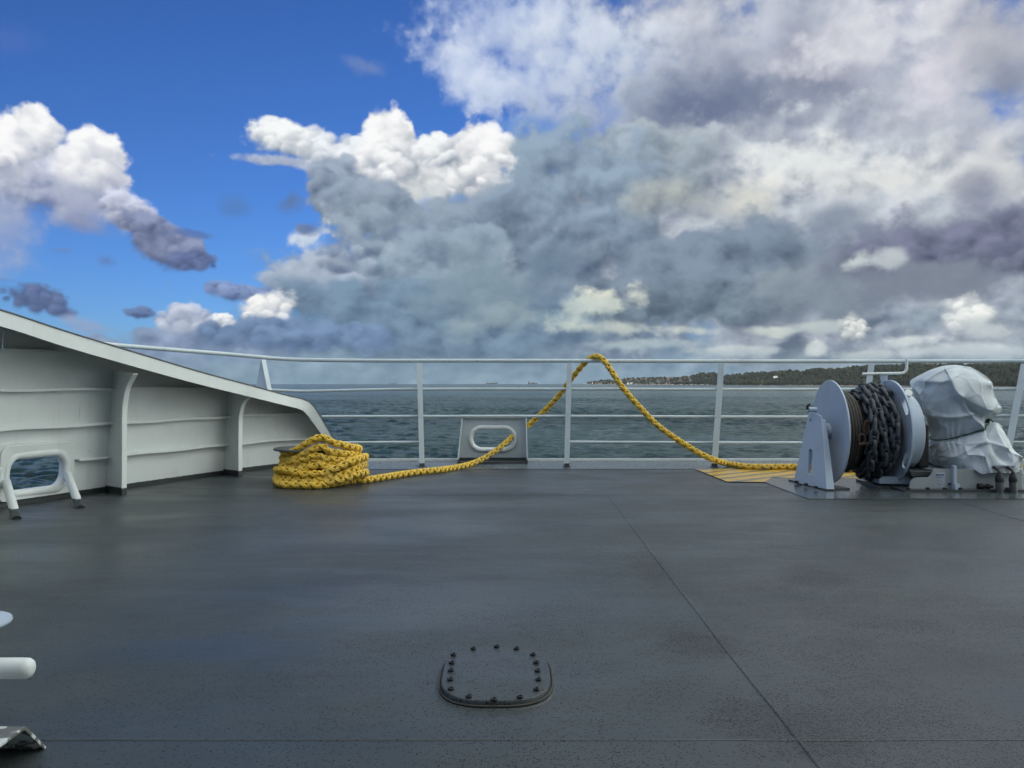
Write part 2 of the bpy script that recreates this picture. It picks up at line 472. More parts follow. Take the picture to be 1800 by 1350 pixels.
class MB:
    """collects vertices and faces, then links them as ONE mesh object"""

    def __init__(self):
        self.v, self.f = [], []

    def add(self, verts, faces):
        n = len(self.v)
        self.v += [tuple(p) for p in verts]
        self.f += [tuple(i + n for i in f) for f in faces]
        return self

    def box(self, x0, x1, y0, y1, z0, z1):
        return self.add([(x0, y0, z0), (x1, y0, z0), (x1, y1, z0), (x0, y1, z0), (x0, y0, z1), (x1, y0, z1), (x1, y1, z1), (x0, y1, z1)],
                        [(0, 3, 2, 1), (4, 5, 6, 7), (0, 1, 5, 4), (1, 2, 6, 5), (2, 3, 7, 6), (3, 0, 4, 7)])

    def prism(self, pts, off):
        """polygon (3-D points) extruded by the vector off"""
        n = len(pts)
        off = Vector(off)
        a = [Vector(p) for p in pts]
        b = [p + off for p in a]
        return self.add(a + b, [tuple(range(n))[::-1], tuple(range(n, 2 * n))] +
                        [(i, (i + 1) % n, (i + 1) % n + n, i + n) for i in range(n)])

    def tube(self, path, r, seg=12, closed=False, cap=True, flat=None):
        P_ = [Vector(p) for p in path]
        n = len(P_)
        rs = r if hasattr(r, '__len__') else [r] * n
        T = []
        for i in range(n):
            a = P_[(i - 1) % n] if (closed or i > 0) else P_[i]
            b = P_[(i + 1) % n] if (closed or i < n - 1) else P_[i]
            T.append((b - a).normalized())
        up = Vector((0, 0, 1)) if abs(T[0].z) < .9 else Vector((1, 0, 0))
        u = (up - T[0] * up.dot(T[0])).normalized()
        vs = []
        for i in range(n):
            u = (u - T[i] * u.dot(T[i])).normalized()
            w = T[i].cross(u)
            for k in range(seg):
                a = 2 * pi * k / seg
                vs.append(P_[i] + u * (cos(a) * rs[i]) + w * (sin(a) * rs[i]))
        fs = []
        m = n if closed else n - 1
        for i in range(m):
            j = (i + 1) % n
            for k in range(seg):
                l = (k + 1) % seg
                fs.append((i * seg + k, i * seg + l, j * seg + l, j * seg + k))
        if cap and not closed:
            fs.append(tuple(range(seg))[::-1])
            fs.append(tuple((n - 1) * seg + k for k in range(seg)))
        return self.add(vs, fs)

    def lathe(self, prof, axis='Z', c=(0, 0, 0), seg=40):
        """prof: (radius, height) pairs"""
        vs = []
        for r, h in prof:
            for k in range(seg):
                a = 2 * pi * k / seg
                x, y = r * cos(a), r * sin(a)
                p = {'Z': (x, y, h), 'X': (h, x, y), 'Y': (x, h, y)}[axis]
                vs.append((p[0] + c[0], p[1] + c[1], p[2] + c[2]))
        fs = []
        for i in range(len(prof) - 1):
            for k in range(seg):
                l = (k + 1) % seg
                fs.append((i * seg + k, i * seg + l, (i + 1) * seg + l, (i + 1) * seg + k))
        fs.append(tuple(range(seg))[::-1])
        fs.append(tuple((len(prof) - 1) * seg + k for k in range(seg)))
        return self.add(vs, fs)

    def ring(self, outer, inner, off):
        """plate between two loops with equal point count, extruded by off"""
        n = len(outer)
        off = Vector(off)
        o = [Vector(p) for p in outer]
        i_ = [Vector(p) for p in inner]
        vs = o + i_ + [p + off for p in o] + [p + off for p in i_]
        fs = []
        for k in range(n):
            l = (k + 1) % n
            fs.append((k, l, n + l, n + k))
            fs.append((2 * n + k, 3 * n + k, 3 * n + l, 2 * n + l))
            fs.append((k, 2 * n + k, 2 * n + l, l))
            fs.append((n + k, n + l, 3 * n + l, 3 * n + k))
        return self.add(vs, fs)

    def hexnut(self, c, r, h, axis='Z'):
        return self.lathe([(r * .9, 0), (r, h * .15), (r, h * .8), (r * .85, h)], axis, c, 6)

    def build(self, name, mat, parent=None, smooth=True, bevel=0, angle=40, label=None):
        me = bpy.data.meshes.new(name)
        me.from_pydata(self.v, [], self.f)
        me.validate()
        bm = bmesh.new()
        bm.from_mesh(me)
        bmesh.ops.recalc_face_normals(bm, faces=bm.faces)
        bm.to_mesh(me)
        bm.free()
        o = link(name, me, mat, parent)
        if smooth:
            me.shade_smooth()
            set_sharp(me, angle)
        if bevel:
            m = o.modifiers.new('bevel', 'BEVEL')
            m.width = bevel
            m.segments = 2
            m.limit_method = 'ANGLE'
            m.angle_limit = radians(35)
            m.harden_normals = False
        if label:
            o['label'] = label
        return o


def set_sharp(me, angle):
    try:
        me.set_sharp_from_angle(angle=radians(angle))
    except Exception:
        pass


def link(name, me, mat, parent=None):
    o = bpy.data.objects.new(name, me)
    COL.objects.link(o)
    if mat is not None and not me.materials:
        me.materials.append(mat)
    if parent is not None:
        bpy.context.view_layer.update() if False else None
        o.parent = parent
        root = parent
        M = Matrix.Identity(4)
        chain = []
        while root is not None:
            chain.append(root)
            root = root.parent
        for r in reversed(chain):
            M = M @ r.matrix_parent_inverse @ Matrix.LocRotScale(r.location, r.rotation_euler, r.scale)
        o.matrix_parent_inverse = M.inverted()
    return o


def np_mesh(name, verts, quads, mat, parent=None, smooth=True):
    me = bpy.data.meshes.new(name)
    verts = np.ascontiguousarray(verts, np.float32)
    quads = np.ascontiguousarray(quads, np.int32)
    k = quads.shape[1]
    me.vertices.add(len(verts))
    me.vertices.foreach_set('co', verts.ravel())
    me.loops.add(quads.size)
    me.loops.foreach_set('vertex_index', quads.ravel())
    me.polygons.add(len(quads))
    me.polygons.foreach_set('loop_start', np.arange(0, quads.size, k, dtype=np.int32))
    me.polygons.foreach_set('loop_total', np.full(len(quads), k, np.int32))
    me.update(calc_edges=True)
    if smooth:
        me.shade_smooth()
    return link(name, me, mat, parent)


def catmull(pts, n=12, closed=False):
    p = [Vector(q) for q in pts]
    N_ = len(p)
    out = []
    rng_ = range(N_ if closed else N_ - 1)
    for i in rng_:
        a = p[(i - 1) % N_] if closed or i > 0 else p[0] * 2 - p[1]
        b, c = p[i], p[(i + 1) % N_]
        d = p[(i + 2) % N_] if closed or i < N_ - 2 else p[-1] * 2 - p[-2]
        for k in range(n):
            t = k / n
            out.append(.5 * ((2 * b) + (c - a) * t + (2 * a - 5 * b + 4 * c - d) * t * t + (3 * b - a - 3 * c + d) * t ** 3))
    if not closed:
        out.append(p[-1])
    return out


def rrect(w, h, r, n=8):
    """rounded rectangle loop (2-D), half sizes w, h"""
    out = []
    for cx, cy, a0 in ((w - r, h - r, 0), (-w + r, h - r, 90), (-w + r, -h + r, 180), (w - r, -h + r, 270)):
        for k in range(n + 1):
            a = radians(a0 + 90 * k / n)
            out.append((cx + r * cos(a), cy + r * sin(a)))
    return out


def boolean_cut(o, cutters):
    """cut holes with temporary meshes and keep the result as the object's own mesh"""
    tmp = []
    for mb in cutters:
        c = mb.build('cutter', None, smooth=False)
        tmp.append(c)
        m = o.modifiers.new('cut', 'BOOLEAN')
        m.operation = 'DIFFERENCE'
        m.solver = 'EXACT'
        m.object = c
        # booleans before the bevel
        while o.modifiers.find(m.name) > len(tmp) - 1:
            o.modifiers.move(o.modifiers.find(m.name), o.modifiers.find(m.name) - 1)
    dg = bpy.context.evaluated_depsgraph_get()
    dg.update()
    me = bpy.data.meshes.new_from_object(o.evaluated_get(dg))
    o.modifiers.clear()
    o.data = me
    for c in tmp:
        bpy.data.objects.remove(c)
    me.shade_smooth()
    set_sharp(me, 35)
    return o


# ------------------------------------------------------------------ materials
def new_mat(name):
    m = bpy.data.materials.new(name)
    m.use_nodes = True
    nt = m.node_tree
    nt.nodes.clear()
    out = nt.nodes.new('ShaderNodeOutputMaterial')
    b = nt.nodes.new('ShaderNodeBsdfPrincipled')
    nt.links.new(b.outputs[0], out.inputs[0])
    return m, nt, b


class NB:
    """small node builder"""

    def __init__(self, nt):
        self.nt = nt
        self.N, self.L = nt.nodes, nt.links

    def put(self, sock, v):
        if isinstance(v, (int, float)):
            sock.default_value = v
        elif isinstance(v, tuple):
            sock.default_value = (*v, 1) if len(sock.default_value) == 4 and len(v) == 3 else v
        elif v is not None:
            self.L.new(v, sock)

    def coord(self, kind='Object', scale=None):
        c = self.N.new('ShaderNodeTexCoord').outputs[kind]
        if scale:
            m = self.N.new('ShaderNodeMapping')
            m.inputs['Scale'].default_value = scale
            self.L.new(c, m.inputs[0])
            c = m.outputs[0]
        return c

    def pos(self):
        return self.N.new('ShaderNodeNewGeometry').outputs['Position']

    def noise(self, vec, scale, detail=5, rough=.55, dist=0, outp='Fac'):
        n = self.N.new('ShaderNodeTexNoise')
        self.put(n.inputs['Vector'], vec)
        n.inputs['Scale'].default_value = scale
        n.inputs['Detail'].default_value = detail
        n.inputs['Roughness'].default_value = rough
        n.inputs['Distortion'].default_value = dist
        return n.outputs[outp]

    def voronoi(self, vec, scale, feature='F1', outp='Distance', rand=1):
        n = self.N.new('ShaderNodeTexVoronoi')
        n.feature = feature
        self.put(n.inputs['Vector'], vec)
        n.inputs['Scale'].default_value = scale
        n.inputs['Randomness'].default_value = rand
        return n.outputs[outp]

    def ramp(self, v, a, b, lo=0.0, hi=1.0, smooth=True):
        n = self.N.new('ShaderNodeMapRange')
        n.interpolation_type = 'SMOOTHSTEP' if smooth else 'LINEAR'
        self.put(n.inputs['Value'], v)
        n.inputs['From Min'].default_value = a
        n.inputs['From Max'].default_value = b
        n.inputs['To Min'].default_value = lo
        n.inputs['To Max'].default_value = hi
        return n.outputs[0]

    def math(self, op, a, b=None, clamp=False):
        n = self.N.new('ShaderNodeMath')
        n.operation = op
        n.use_clamp = clamp
        self.put(n.inputs[0], a)
        self.put(n.inputs[1], b)
        return n.outputs[0]

    def mix(self, f, a, b, blend='MIX'):
        n = self.N.new('ShaderNodeMix')
        n.data_type = 'RGBA'
        n.blend_type = blend
        self.put(n.inputs[0], f)
        self.put(n.inputs[6], a)
        self.put(n.inputs[7], b)
        return n.outputs[2]

    def sep(self, v):
        n = self.N.new('ShaderNodeSeparateXYZ')
        self.L.new(v, n.inputs[0])
        return n.outputs

    def bump(self, h, strength=.3, dist=.01, normal=None):
        n = self.N.new('ShaderNodeBump')
        n.inputs['Strength'].default_value = strength
        n.inputs['Distance'].default_value = dist
        self.put(n.inputs['Height'], h)
        if normal is not None:
            self.L.new(normal, n.inputs['Normal'])
        return n.outputs[0]


GREY_PAINT = (0.036, 0.044, 0.047)


def paint_mat(name, color, rough=.42, foot=None, rust=.0, dirt=.25, band=None):
    """brushed ship's paint; foot: height under which the fitting is painted deck grey"""
    m, nt, b = new_mat(name)
    n = NB(nt)
    c = n.pos()
    big = n.noise(c, 2.2, 6, .6)
    fine = n.noise(c, 22, 5, .6)
    col = n.mix(n.math('MULTIPLY', n.ramp(big, .45, .75), dirt), color, tuple(v * .62 for v in color))
    streak = n.noise(n.coord('Object', (14, 14, 1.2)), 1.0, 4, .6)
    col = n.mix(n.math('MULTIPLY', n.ramp(streak, .56, .75), dirt * .8), col, (color[0] * .66, color[1] * .62, color[2] * .54))
    if rust:
        sp = n.ramp(n.noise(c, 11, 7, .72), .665, .71)
        col = n.mix(n.math('MULTIPLY', sp, rust), col, (.16, .07, .025))
    if foot is not None:
        z = n.math('ADD', n.sep(c)[2], n.math('MULTIPLY', n.math('SUBTRACT', fine, .5), .012))
        col = n.mix(n.ramp(z, foot - .003, foot + .003), GREY_PAINT, col)
    nt.links.new(col, b.inputs['Base Color'])
    nt.links.new(n.ramp(fine, .3, .7, rough - .07, rough + .1), b.inputs['Roughness'])
    h = n.math('ADD', n.math('MULTIPLY', n.noise(c, 60, 4, .6), .6), n.math('MULTIPLY', n.noise(c, 7, 3, .5), 1.6))
    nt.links.new(n.bump(h, .35, .004), b.inputs['Normal'])
    return m


WORN = [tuple(G(1238, 1136)[:2]) + (.17, .16), tuple(G(1345, 1262)[:2]) + (.20, .20), tuple(G(1440, 1318)[:2]) + (.20, .14),
        tuple(G(1590, 1098)[:2]) + (.26, .13), tuple(G(1425, 1010)[:2]) + (.22, .3), tuple(G(1150, 1000)[:2]) + (.10, .5),
        tuple(G(820, 870)[:2]) + (.9, .35)]


def deck_mat():
    m, nt, b = new_mat('deck_paint')
    n = NB(nt)
    c = n.pos()
    patch = n.noise(c, .55, 6, .6, .4)
    band = n.noise(n.coord('Object', (.35, 1.6, 1)), 1.0, 6, .62)
    mid = n.noise(c, 3.0, 7, .65)
    grain = n.noise(c, 160, 3, .6)
    col = n.mix(n.ramp(patch, .35, .68), (.031, .041, .046), (.053, .065, .069))
    col = n.mix(n.math('MULTIPLY', n.ramp(mid, .45, .7), .45), col, (.052, .060, .060))
    col = n.mix(n.math('MULTIPLY', n.ramp(band, .52, .72), .35), col, (.021, .026, .029))
    # worn non-skid grit: black specks, denser in patches
    fg = n.ramp(n.noise(c, 240, 2, .6), .3, .7, .78, 1.22, False)
    mul = n.N.new('ShaderNodeVectorMath')
    mul.operation = 'SCALE'
    n.put(mul.inputs[0], col)
    n.put(mul.inputs['Scale'], fg)
    col = mul.outputs[0]
    cell = n.voronoi(c, 125, 'F1', 'Distance')
    cid = n.sep(n.voronoi(c, 125, 'F1', 'Color'))[0]
    dens = n.ramp(n.noise(c, 1.3, 6, .7, .5), .36, .70, .18, 1.0)
    xs = n.ramp(n.sep(c)[0], -1.5, 1.5, .25, 1.0)
    # places where the grit has worn through to dark patches
    worn = None
    wob = n.N.new('ShaderNodeVectorMath')
    wob.operation = 'ADD'
    n.put(wob.inputs[0], c)
    wn = n.N.new('ShaderNodeVectorMath')
    wn.operation = 'SCALE'
    n.put(wn.inputs[0], n.noise(c, 3.5, 7, .7, 0, 'Color'))
    wn.inputs['Scale'].default_value = .55
    n.put(wob.inputs[1], wn.outputs[0])
    for (wx, wy, rx, ry) in WORN:
        mp = n.N.new('ShaderNodeMapping')
        mp.vector_type = 'TEXTURE'
        mp.inputs['Location'].default_value = (wx + .275, wy + .275, 0)
        mp.inputs['Scale'].default_value = (rx, ry, 9)
        n.L.new(wob.outputs[0], mp.inputs[0])
        ln = n.N.new('ShaderNodeVectorMath')
        ln.operation = 'LENGTH'
        n.L.new(mp.outputs[0], ln.inputs[0])
        k = n.ramp(ln.outputs['Value'], 1.15, .35)
        worn = k if worn is None else n.math('MAXIMUM', worn, k)
    col = n.mix(n.math('MULTIPLY', worn, .42), col, (.018, .023, .026))
    dens = n.math('ADD', n.math('MULTIPLY', dens, xs), n.math('MULTIPLY', worn, .6))
    spot = n.math('MULTIPLY', n.math('LESS_THAN', cid, n.math('MULTIPLY', dens, .75)), n.ramp(cell, .48, .30))
    cell2 = n.voronoi(c, 260, 'F1', 'Distance')
    cid2 = n.sep(n.voronoi(c, 260, 'F1', 'Color'))[1]
    spot2 = n.math('MULTIPLY', n.math('LESS_THAN', cid2, n.math('MULTIPLY', dens, .9)), n.ramp(cell2, .45, .25))
    sp = n.math('MAXIMUM', spot, spot2)
    col = n.mix(n.math('MULTIPLY', sp, .95), col, (.004, .005, .006))
    # scuffed dark smears
    smear = n.ramp(n.noise(n.coord('Object', (.8, 2.4, 1)), 1.7, 7, .7, .8), .66, .74)
    col = n.mix(n.math('MULTIPLY', smear, .5), col, (.018, .020, .024))
    nt.links.new(col, b.inputs['Base Color'])
    b.inputs['Specular IOR Level'].default_value = .36
    wet = n.noise(n.coord('Object', (.5, 1.3, 1)), 1.1, 6, .6, .3)
    r = n.ramp(wet, .35, .68, .31, .54)
    r = n.math('ADD', r, n.math('MULTIPLY', sp, .2))
    nt.links.new(r, b.inputs['Roughness'])
    h = n.math('ADD', n.math('MULTIPLY', grain, .5), n.math('MULTIPLY', n.noise(c, 18, 5, .6), 1.0))
    h = n.math('ADD', h, n.math('MULTIPLY', sp, .6))
    nrm = n.bump(h, .35, .0022)
    nrm = n.bump(n.noise(c, 1.5, 3, .5), .25, .012, nrm)
    nt.links.new(nrm, b.inputs['Normal'])
    return m


def simple_mat(name, color, rough=.6, var=.3, scale=20, metal=0, bump=.3, bdist=.003, color2=None, f=(.4, .65)):
    m, nt, b = new_mat(name)
    n = NB(nt)
    c = n.pos()
    v = n.noise(c, scale, 6, .62)
    c2 = color2 or tuple(x * (1 - var) for x in color)
    nt.links.new(n.mix(n.ramp(v, *f), color, c2), b.inputs['Base Color'])
    b.inputs['Roughness'].default_value = rough
    b.inputs['Metallic'].default_value = metal
    nt.links.new(n.bump(n.noise(c, scale * 3, 5, .6), bump, bdist), b.inputs['Normal'])
    return m


M = {}
M['deck'] = deck_mat()
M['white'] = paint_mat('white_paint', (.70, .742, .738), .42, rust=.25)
M['white_foot'] = paint_mat('white_paint_grey_foot', (.70, .742, .738), .42, foot=.045, rust=.3)
M['white_stay'] = paint_mat('white_paint_grey_stay_foot', (.70, .742, .738), .42, foot=.060, rust=.2)
M['white_lead'] = paint_mat('white_paint_fairlead', (.46, .52, .55), .40, foot=.062, rust=.2)
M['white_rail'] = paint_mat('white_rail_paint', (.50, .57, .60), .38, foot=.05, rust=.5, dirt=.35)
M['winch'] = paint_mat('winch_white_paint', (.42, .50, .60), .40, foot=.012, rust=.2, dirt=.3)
M['grey'] = paint_mat('grey_fitting_paint', (.045, .052, .056), .4, rust=.5)
M['capgrey'] = paint_mat('cap_grey_paint', (.075, .082, .085), .45)
M['gutter'] = paint_mat('gutter_grey_paint', (.085, .105, .112), .30, rust=.2, dirt=.6)
M['pad'] = paint_mat('pad_grey_paint', (.075, .09, .093), .14, rust=.1, dirt=.6)
M['black'] = simple_mat('black_rubber', (.012, .013, .015), .55, .4)
M['chain'] = simple_mat('galvanised_chain', (.062, .072, .088), .62, .5, 26, 0, .6, .003)
M['chainrust'] = simple_mat('rusty_shackle', (.075, .042, .026), .8, .6, 30, 0, .6, .003)
M['wire'] = simple_mat('greased_wire', (.05, .045, .038), .6, .5, 40, 0, .4, .002)
M['green'] = simple_mat('green_cord', (.012, .07, .035), .7, .4)
M['steel'] = simple_mat('grey_steel_bolt', (.10, .105, .11), .5, .5, 60, .4)

# ================================================================== DECK AND HULL
def deck():
    outline = [(-7.5, -14), (-7.5, 0), (-5.6, 4.2), (-4.6, 6.6), (-3.95, 8.4), (-3.35, 9.6), (-2.7, 10.35), (-2.0, 10.66),
               (-1.2, 10.70), (3, 10.70), (7.2, 10.68), (9, 10.3), (11, 9.0), (13, 6.0), (14.5, 0), (14.5, -14)]
    me = bpy.data.meshes.new('deck')
    bm = bmesh.new()
    bm.faces.new([bm.verts.new((x, y, 0)) for x, y in outline])
    # weld beads between the deck plates
    def bead(p, q, w=.007, h=.0024):
        p, q = Vector((*p, 0)), Vector((*q, 0))
        d = (q - p).normalized()
        s = Vector((-d.y, d.x, 0))
        n = max(2, int((q - p).length / .25))
        prof = [(-w, .0), (-w * .5, h * .8), (0, h), (w * .5, h * .8), (w, .0)]
        rows = []
        for i in range(n + 1):
            c = p.lerp(q, i / n) + s * random.uniform(-.002, .002)
            k = random.uniform(.7, 1.25)
            rows.append([bm.verts.new(c + s * a * k + Vector((0, 0, b * k + .0008))) for a, b in prof])
        for r0, r1 in zip(rows, rows[1:]):
            for j in range(4):
                bm.faces.new((r0[j], r0[j + 1], r1[j + 1], r1[j]))
    bead((.80, -3), (.80, 3.3))
    bead((.80, 3.3), (.845, 7.55))
    bead((-7.2, 2.385), (13, 2.385), .008, .0016)
    bead((-4.4, 7.55), (10.5, 7.55), .012, .002)
    bead((3.72, 7.2), (3.55, 3.0), .008, .003)
    bead((-3.0, -3), (-3.0, 2.385), .008, .003)
    bm.to_mesh(me)
    bm.free()
    o = link('deck', me, M['deck'])
    tag(o, kind='structure')
    me.shade_smooth()
    set_sharp(me, 30)
    # hull side below the deck
    mb = MB()
    n = len(outline)
    top = [(x, y, -.004) for x, y in outline]
    bot = [(x * .86 + .3, y * .93 - .4, SEA - 2) for x, y in outline]
    mb.add(top + bot, [(i, i + n, (i + 1) % n + n, (i + 1) % n) for i in range(n)])
    h = mb.build('hull', M['white'])
    tag(h, kind='structure')
    # gutter strip along the forward edge, and the white upstand at the very edge
    g = MB()
    zs = .004
    inner = [(-2.35, 9.72), (-1.2, 9.78), (3, 9.78), (7.4, 9.75)]
    outer = [(-2.30, 10.42), (-1.2, 10.668), (3, 10.668), (7.2, 10.648)]
    vs = [(x, y, zs) for x, y in inner] + [(x, y, zs + .012) for x, y in outer]
    g.add(vs, [(i, i + 1, i + 5, i + 4) for i in range(3)])
    o = g.build('deck_gutter', M['gutter'])
    tag(o, kind='structure')
    e = MB()
    pts = [(-2.35, 10.50), (-2.0, 10.64), (-1.2, 10.69), (3, 10.69), (7.2, 10.67), (9, 10.29), (11, 8.99)]
    for (a, b) in zip(pts, pts[1:]):
        a, b = Vector((*a, -.01)), Vector((*b, -.01))
        d = (b - a).normalized()
        s = Vector((-d.y, d.x, 0)) * .018
        e.prism([a - s, b - s, b + s, a + s], (0, 0, .052))
    o = e.build('deck_edge', M['white'], smooth=False)
    tag(o, kind='structure')
    # raised grey pad below the winch
    p = MB()
    a, b, c, d = G(1335, 845), G(1421, 878), Vector((5.6, 7.26, 0)), Vector((5.9, 9.4, 0))
    p.prism([v + Vector((0, 0, -.005)) for v in (a, b, c, d, Vector((2.9, 9.4, 0)))], (0, 0, .012))
    o = p.build('winch_pad', M['pad'], smooth=False)
    tag(o, kind='structure')
    # yellow and grey hatched warning area painted between pad and gutter
    m, nt, bs = new_mat('yellow_hatching')
    n_ = NB(nt)
    cpos = n_.pos()
    s = n_.sep(cpos)
    wob = n_.math('MULTIPLY', n_.math('SUBTRACT', n_.noise(cpos, 3, 5, .6), .5), .10)
    t = n_.math('ADD', n_.math('ADD', n_.math('MULTIPLY', s[0], .80), n_.math('MULTIPLY', s[1], -1.0)), wob)
    fr = n_.math('FRACT', n_.math('MULTIPLY', t, 3.3))
    stripe = n_.math('MULTIPLY', n_.ramp(fr, .60, .66), n_.ramp(fr, .98, .92))
    yel = n_.mix(n_.ramp(n_.noise(cpos, 8, 6, .65), .4, .7), (.58, .34, .012), (.42, .27, .03))
    col = n_.mix(stripe, yel, (.10, .10, .10))
    wear = n_.ramp(n_.noise(cpos, 5, 7, .7), .58, .66)
    col = n_.mix(n_.math('MULTIPLY', wear, .6), col, (.12, .12, .11))
    nt.links.new(col, bs.inputs['Base Color'])
    bs.inputs['Roughness'].default_value = .28
    y = MB()
    z = .0085
    vs = [G(1222, 824.5, z), G(1278, 846.5, z), G(1345, 847, z), Vector((2.72, 8.9, z)), Vector((3.0, 8.75, z)),
          Vector((4.1, 8.85, z)), Vector((4.7, 9.6, z)), Vector((2.2, 9.765, z))]
    y.add(vs, [tuple(range(len(vs)))])
    o = y.build('painted_hatching', m, smooth=False)
    tag(o, kind='structure')
    return outline


deck()


# ================================================================== BULWARK
# cap rail: outer edge and inner edge in the photograph, distance, sideways distance to the plate behind
FAS = [(0, 546, 0, 573, 6.05, .44, (-.94, .34)), (120, 585, 120, 611, 6.72, .44, (-.94, .34)),
       (267, 629.5, 267, 653, 7.55, .44, (-.94, .34)), (360, 657, 360, 678, 8.2, .43, (-.92, .38)),
       (450, 681, 450, 700, 8.95, .41, (-.89, .45)), (505, 696, 503, 713, 9.5, .36, (-.85, .52)),
       (533, 702.5, 529, 720, 9.8, .31, (-.8, .6)), (548, 711, 539, 728, 9.93, .27, (-.72, .7)),
       (563, 733, 549, 741, 10.03, .22, (-.7, .7)), (587, 774, 569, 770, 10.12, .15, (-.6, .8)),
       (611, 815, 592, 812, 10.2, .08, (-.5, .85))]
top_o, top_i, off_w = [], [], []
for (ax, ay, bx, by, Y, w, d) in FAS:
    top_o.append(P(ax, ay, Y))
    top_i.append(P(bx, by, Y - (.0 if ax == bx else .04)))
    off_w.append(Vector((d[0], d[1], 0)).normalized() * (w + .03))
# continue aft, out of the picture
e0 = top_o[0] - top_o[1]
for k in (1, 2, 3):
    top_o.insert(0, top_o[0] + Vector((e0.x * 1.35, e0.y * 1.6, e0.z * 1.4 * (.9 ** k))))
    top_i.insert(0, top_o[0] + (top_i[-1] * 0 + Vector((0, 0, -.115))))
    off_w.insert(0, off_w[0])
S = [0.0]
for a, b in zip(top_o, top_o[1:]):
    S.append(S[-1] + math.hypot(b.x - a.x, b.y - a.y))


def interp(arr, s):
    for i in range(len(S) - 1):
        if s <= S[i + 1] or i == len(S) - 2:
            t = max(0, min(1, (s - S[i]) / (S[i + 1] - S[i])))
            return arr[i].lerp(arr[i + 1], t)


LEAN = .085


def wall(s, z):
    """point of the bulwark plate at plan length s and height z"""
    o, w = interp(top_o, s), interp(off_w, s)
    k = min(1, o.z / .9)
    p = o + w
    n = -w.normalized()
    return Vector((p.x, p.y, 0)) + n * (LEAN * (z - o.z) * k) + Vector((0, 0, z))


def ztop(s):
    return interp(top_o, s).z


def wnormal(s):
    d = wall(s + .05, .2) - wall(s - .05, .2)
    n = Vector((d.y, -d.x, 0)).normalized()
    return n                                    # points inboard (to starboard)


def s_at_px(px, py=None, z=0.0):
    best = None
    for i in range(1200):
        s = S[-1] * i / 1199
        p = wall(s, z)
        if p.y < 1:
            continue
        q = 900 + p.x / p.y * F
        if best is None or abs(q - px) < best[0]:
            best = (abs(q - px), s)
    return best[1]


bul = empty('bulwark', (-3.6, 7.6, 0), 'tall white steel bulwark with ribs, sloping cap rail and an oval mooring hole', 'bulwark')


def plate():
    mb = MB()
    sc = s_at_px(63, z=.25)
    zc, hw, hh = .246, .275, .142
    s0, s1, z0, z1 = sc - .40, sc + .40, 0.0, .50
    # plate outside the doubler
    def patch(sa, sb, za, zb, nz=6):
        ns = max(1, int((sb - sa) / .12))
        vs, fs = [], []
        for i in range(ns + 1):
            s = sa + (sb - sa) * i / ns
            zt = ztop(s) if zb is None else zb
            for j in range(nz + 1):
                z = za + (max(zt, za + .001) - za) * j / nz
                p = wall(s, z)
                # plate slightly buckled between the stiffeners
                k = .006 * sin(s * 5.1 + 1.3) * sin(z * 10.3)
                vs.append(p + wnormal(s) * k)
        for i in range(ns):
            for j in range(nz):
                a = i * (nz + 1) + j
                fs.append((a, a + nz + 1, a + nz + 2, a + 1))
        mb.add(vs, fs)
    patch(0, s0, 0, None)
    patch(s1, S[-1] - .02, 0, None)
    patch(s0, s1, z1, None)
    # doubler plate with the opening
    inner = rrect(hw, hh, .115, 8)
    outer = rrect(.405, .252, .02, 8)
    n_ = len(inner)
    O = [wall(sc + x, .25 + y) + wnormal(sc) * .004 for x, y in outer]
    I = [wall(sc + x, zc + y) + wnormal(sc) * .004 for x, y in inner]
    mb.ring(O, I, -wnormal(sc) * .02)
    o = mb.build('plate', M['white_foot'], bul)
    # proud doubler with rounded corners
    db = MB()
    outer = rrect(.36, .225, .07, 8)
    O = [wall(sc + x, .262 + y) + wnormal(sc) * .006 for x, y in outer]
    db.ring(O, I, wnormal(sc) * .016)
    db.build('doubler_plate', M['white_foot'], bul, bevel=.003)
    # rolled lip
    lip = MB()
    loop = [wall(sc + x, zc + y) - wnormal(sc) * .002 for x, y in rrect(hw + .020, hh + .020, .13, 8)]
    lip.tube(loop, .036, 12, closed=True)
    loop = [wall(sc + x, zc + y) - wnormal(sc) * .03 for x, y in rrect(hw + .012, hh + .012, .125, 8)]
    lip.tube(loop, .028, 12, closed=True)
    lip.build('lip', M['white'], bul)
    # two struts down to the deck
    for q, side in (((141, 893), 1), ((29, 912), -1)):
        st = MB()
        a = G(*q)
        t = wall(sc + side * (hw + .02), .205) + wnormal(sc) * .02
        st.tube([a + (a - t).normalized() * .02, t], .033, 16)
        st.build('strut', M['white_stay'], bul)
    return sc


SC = plate()


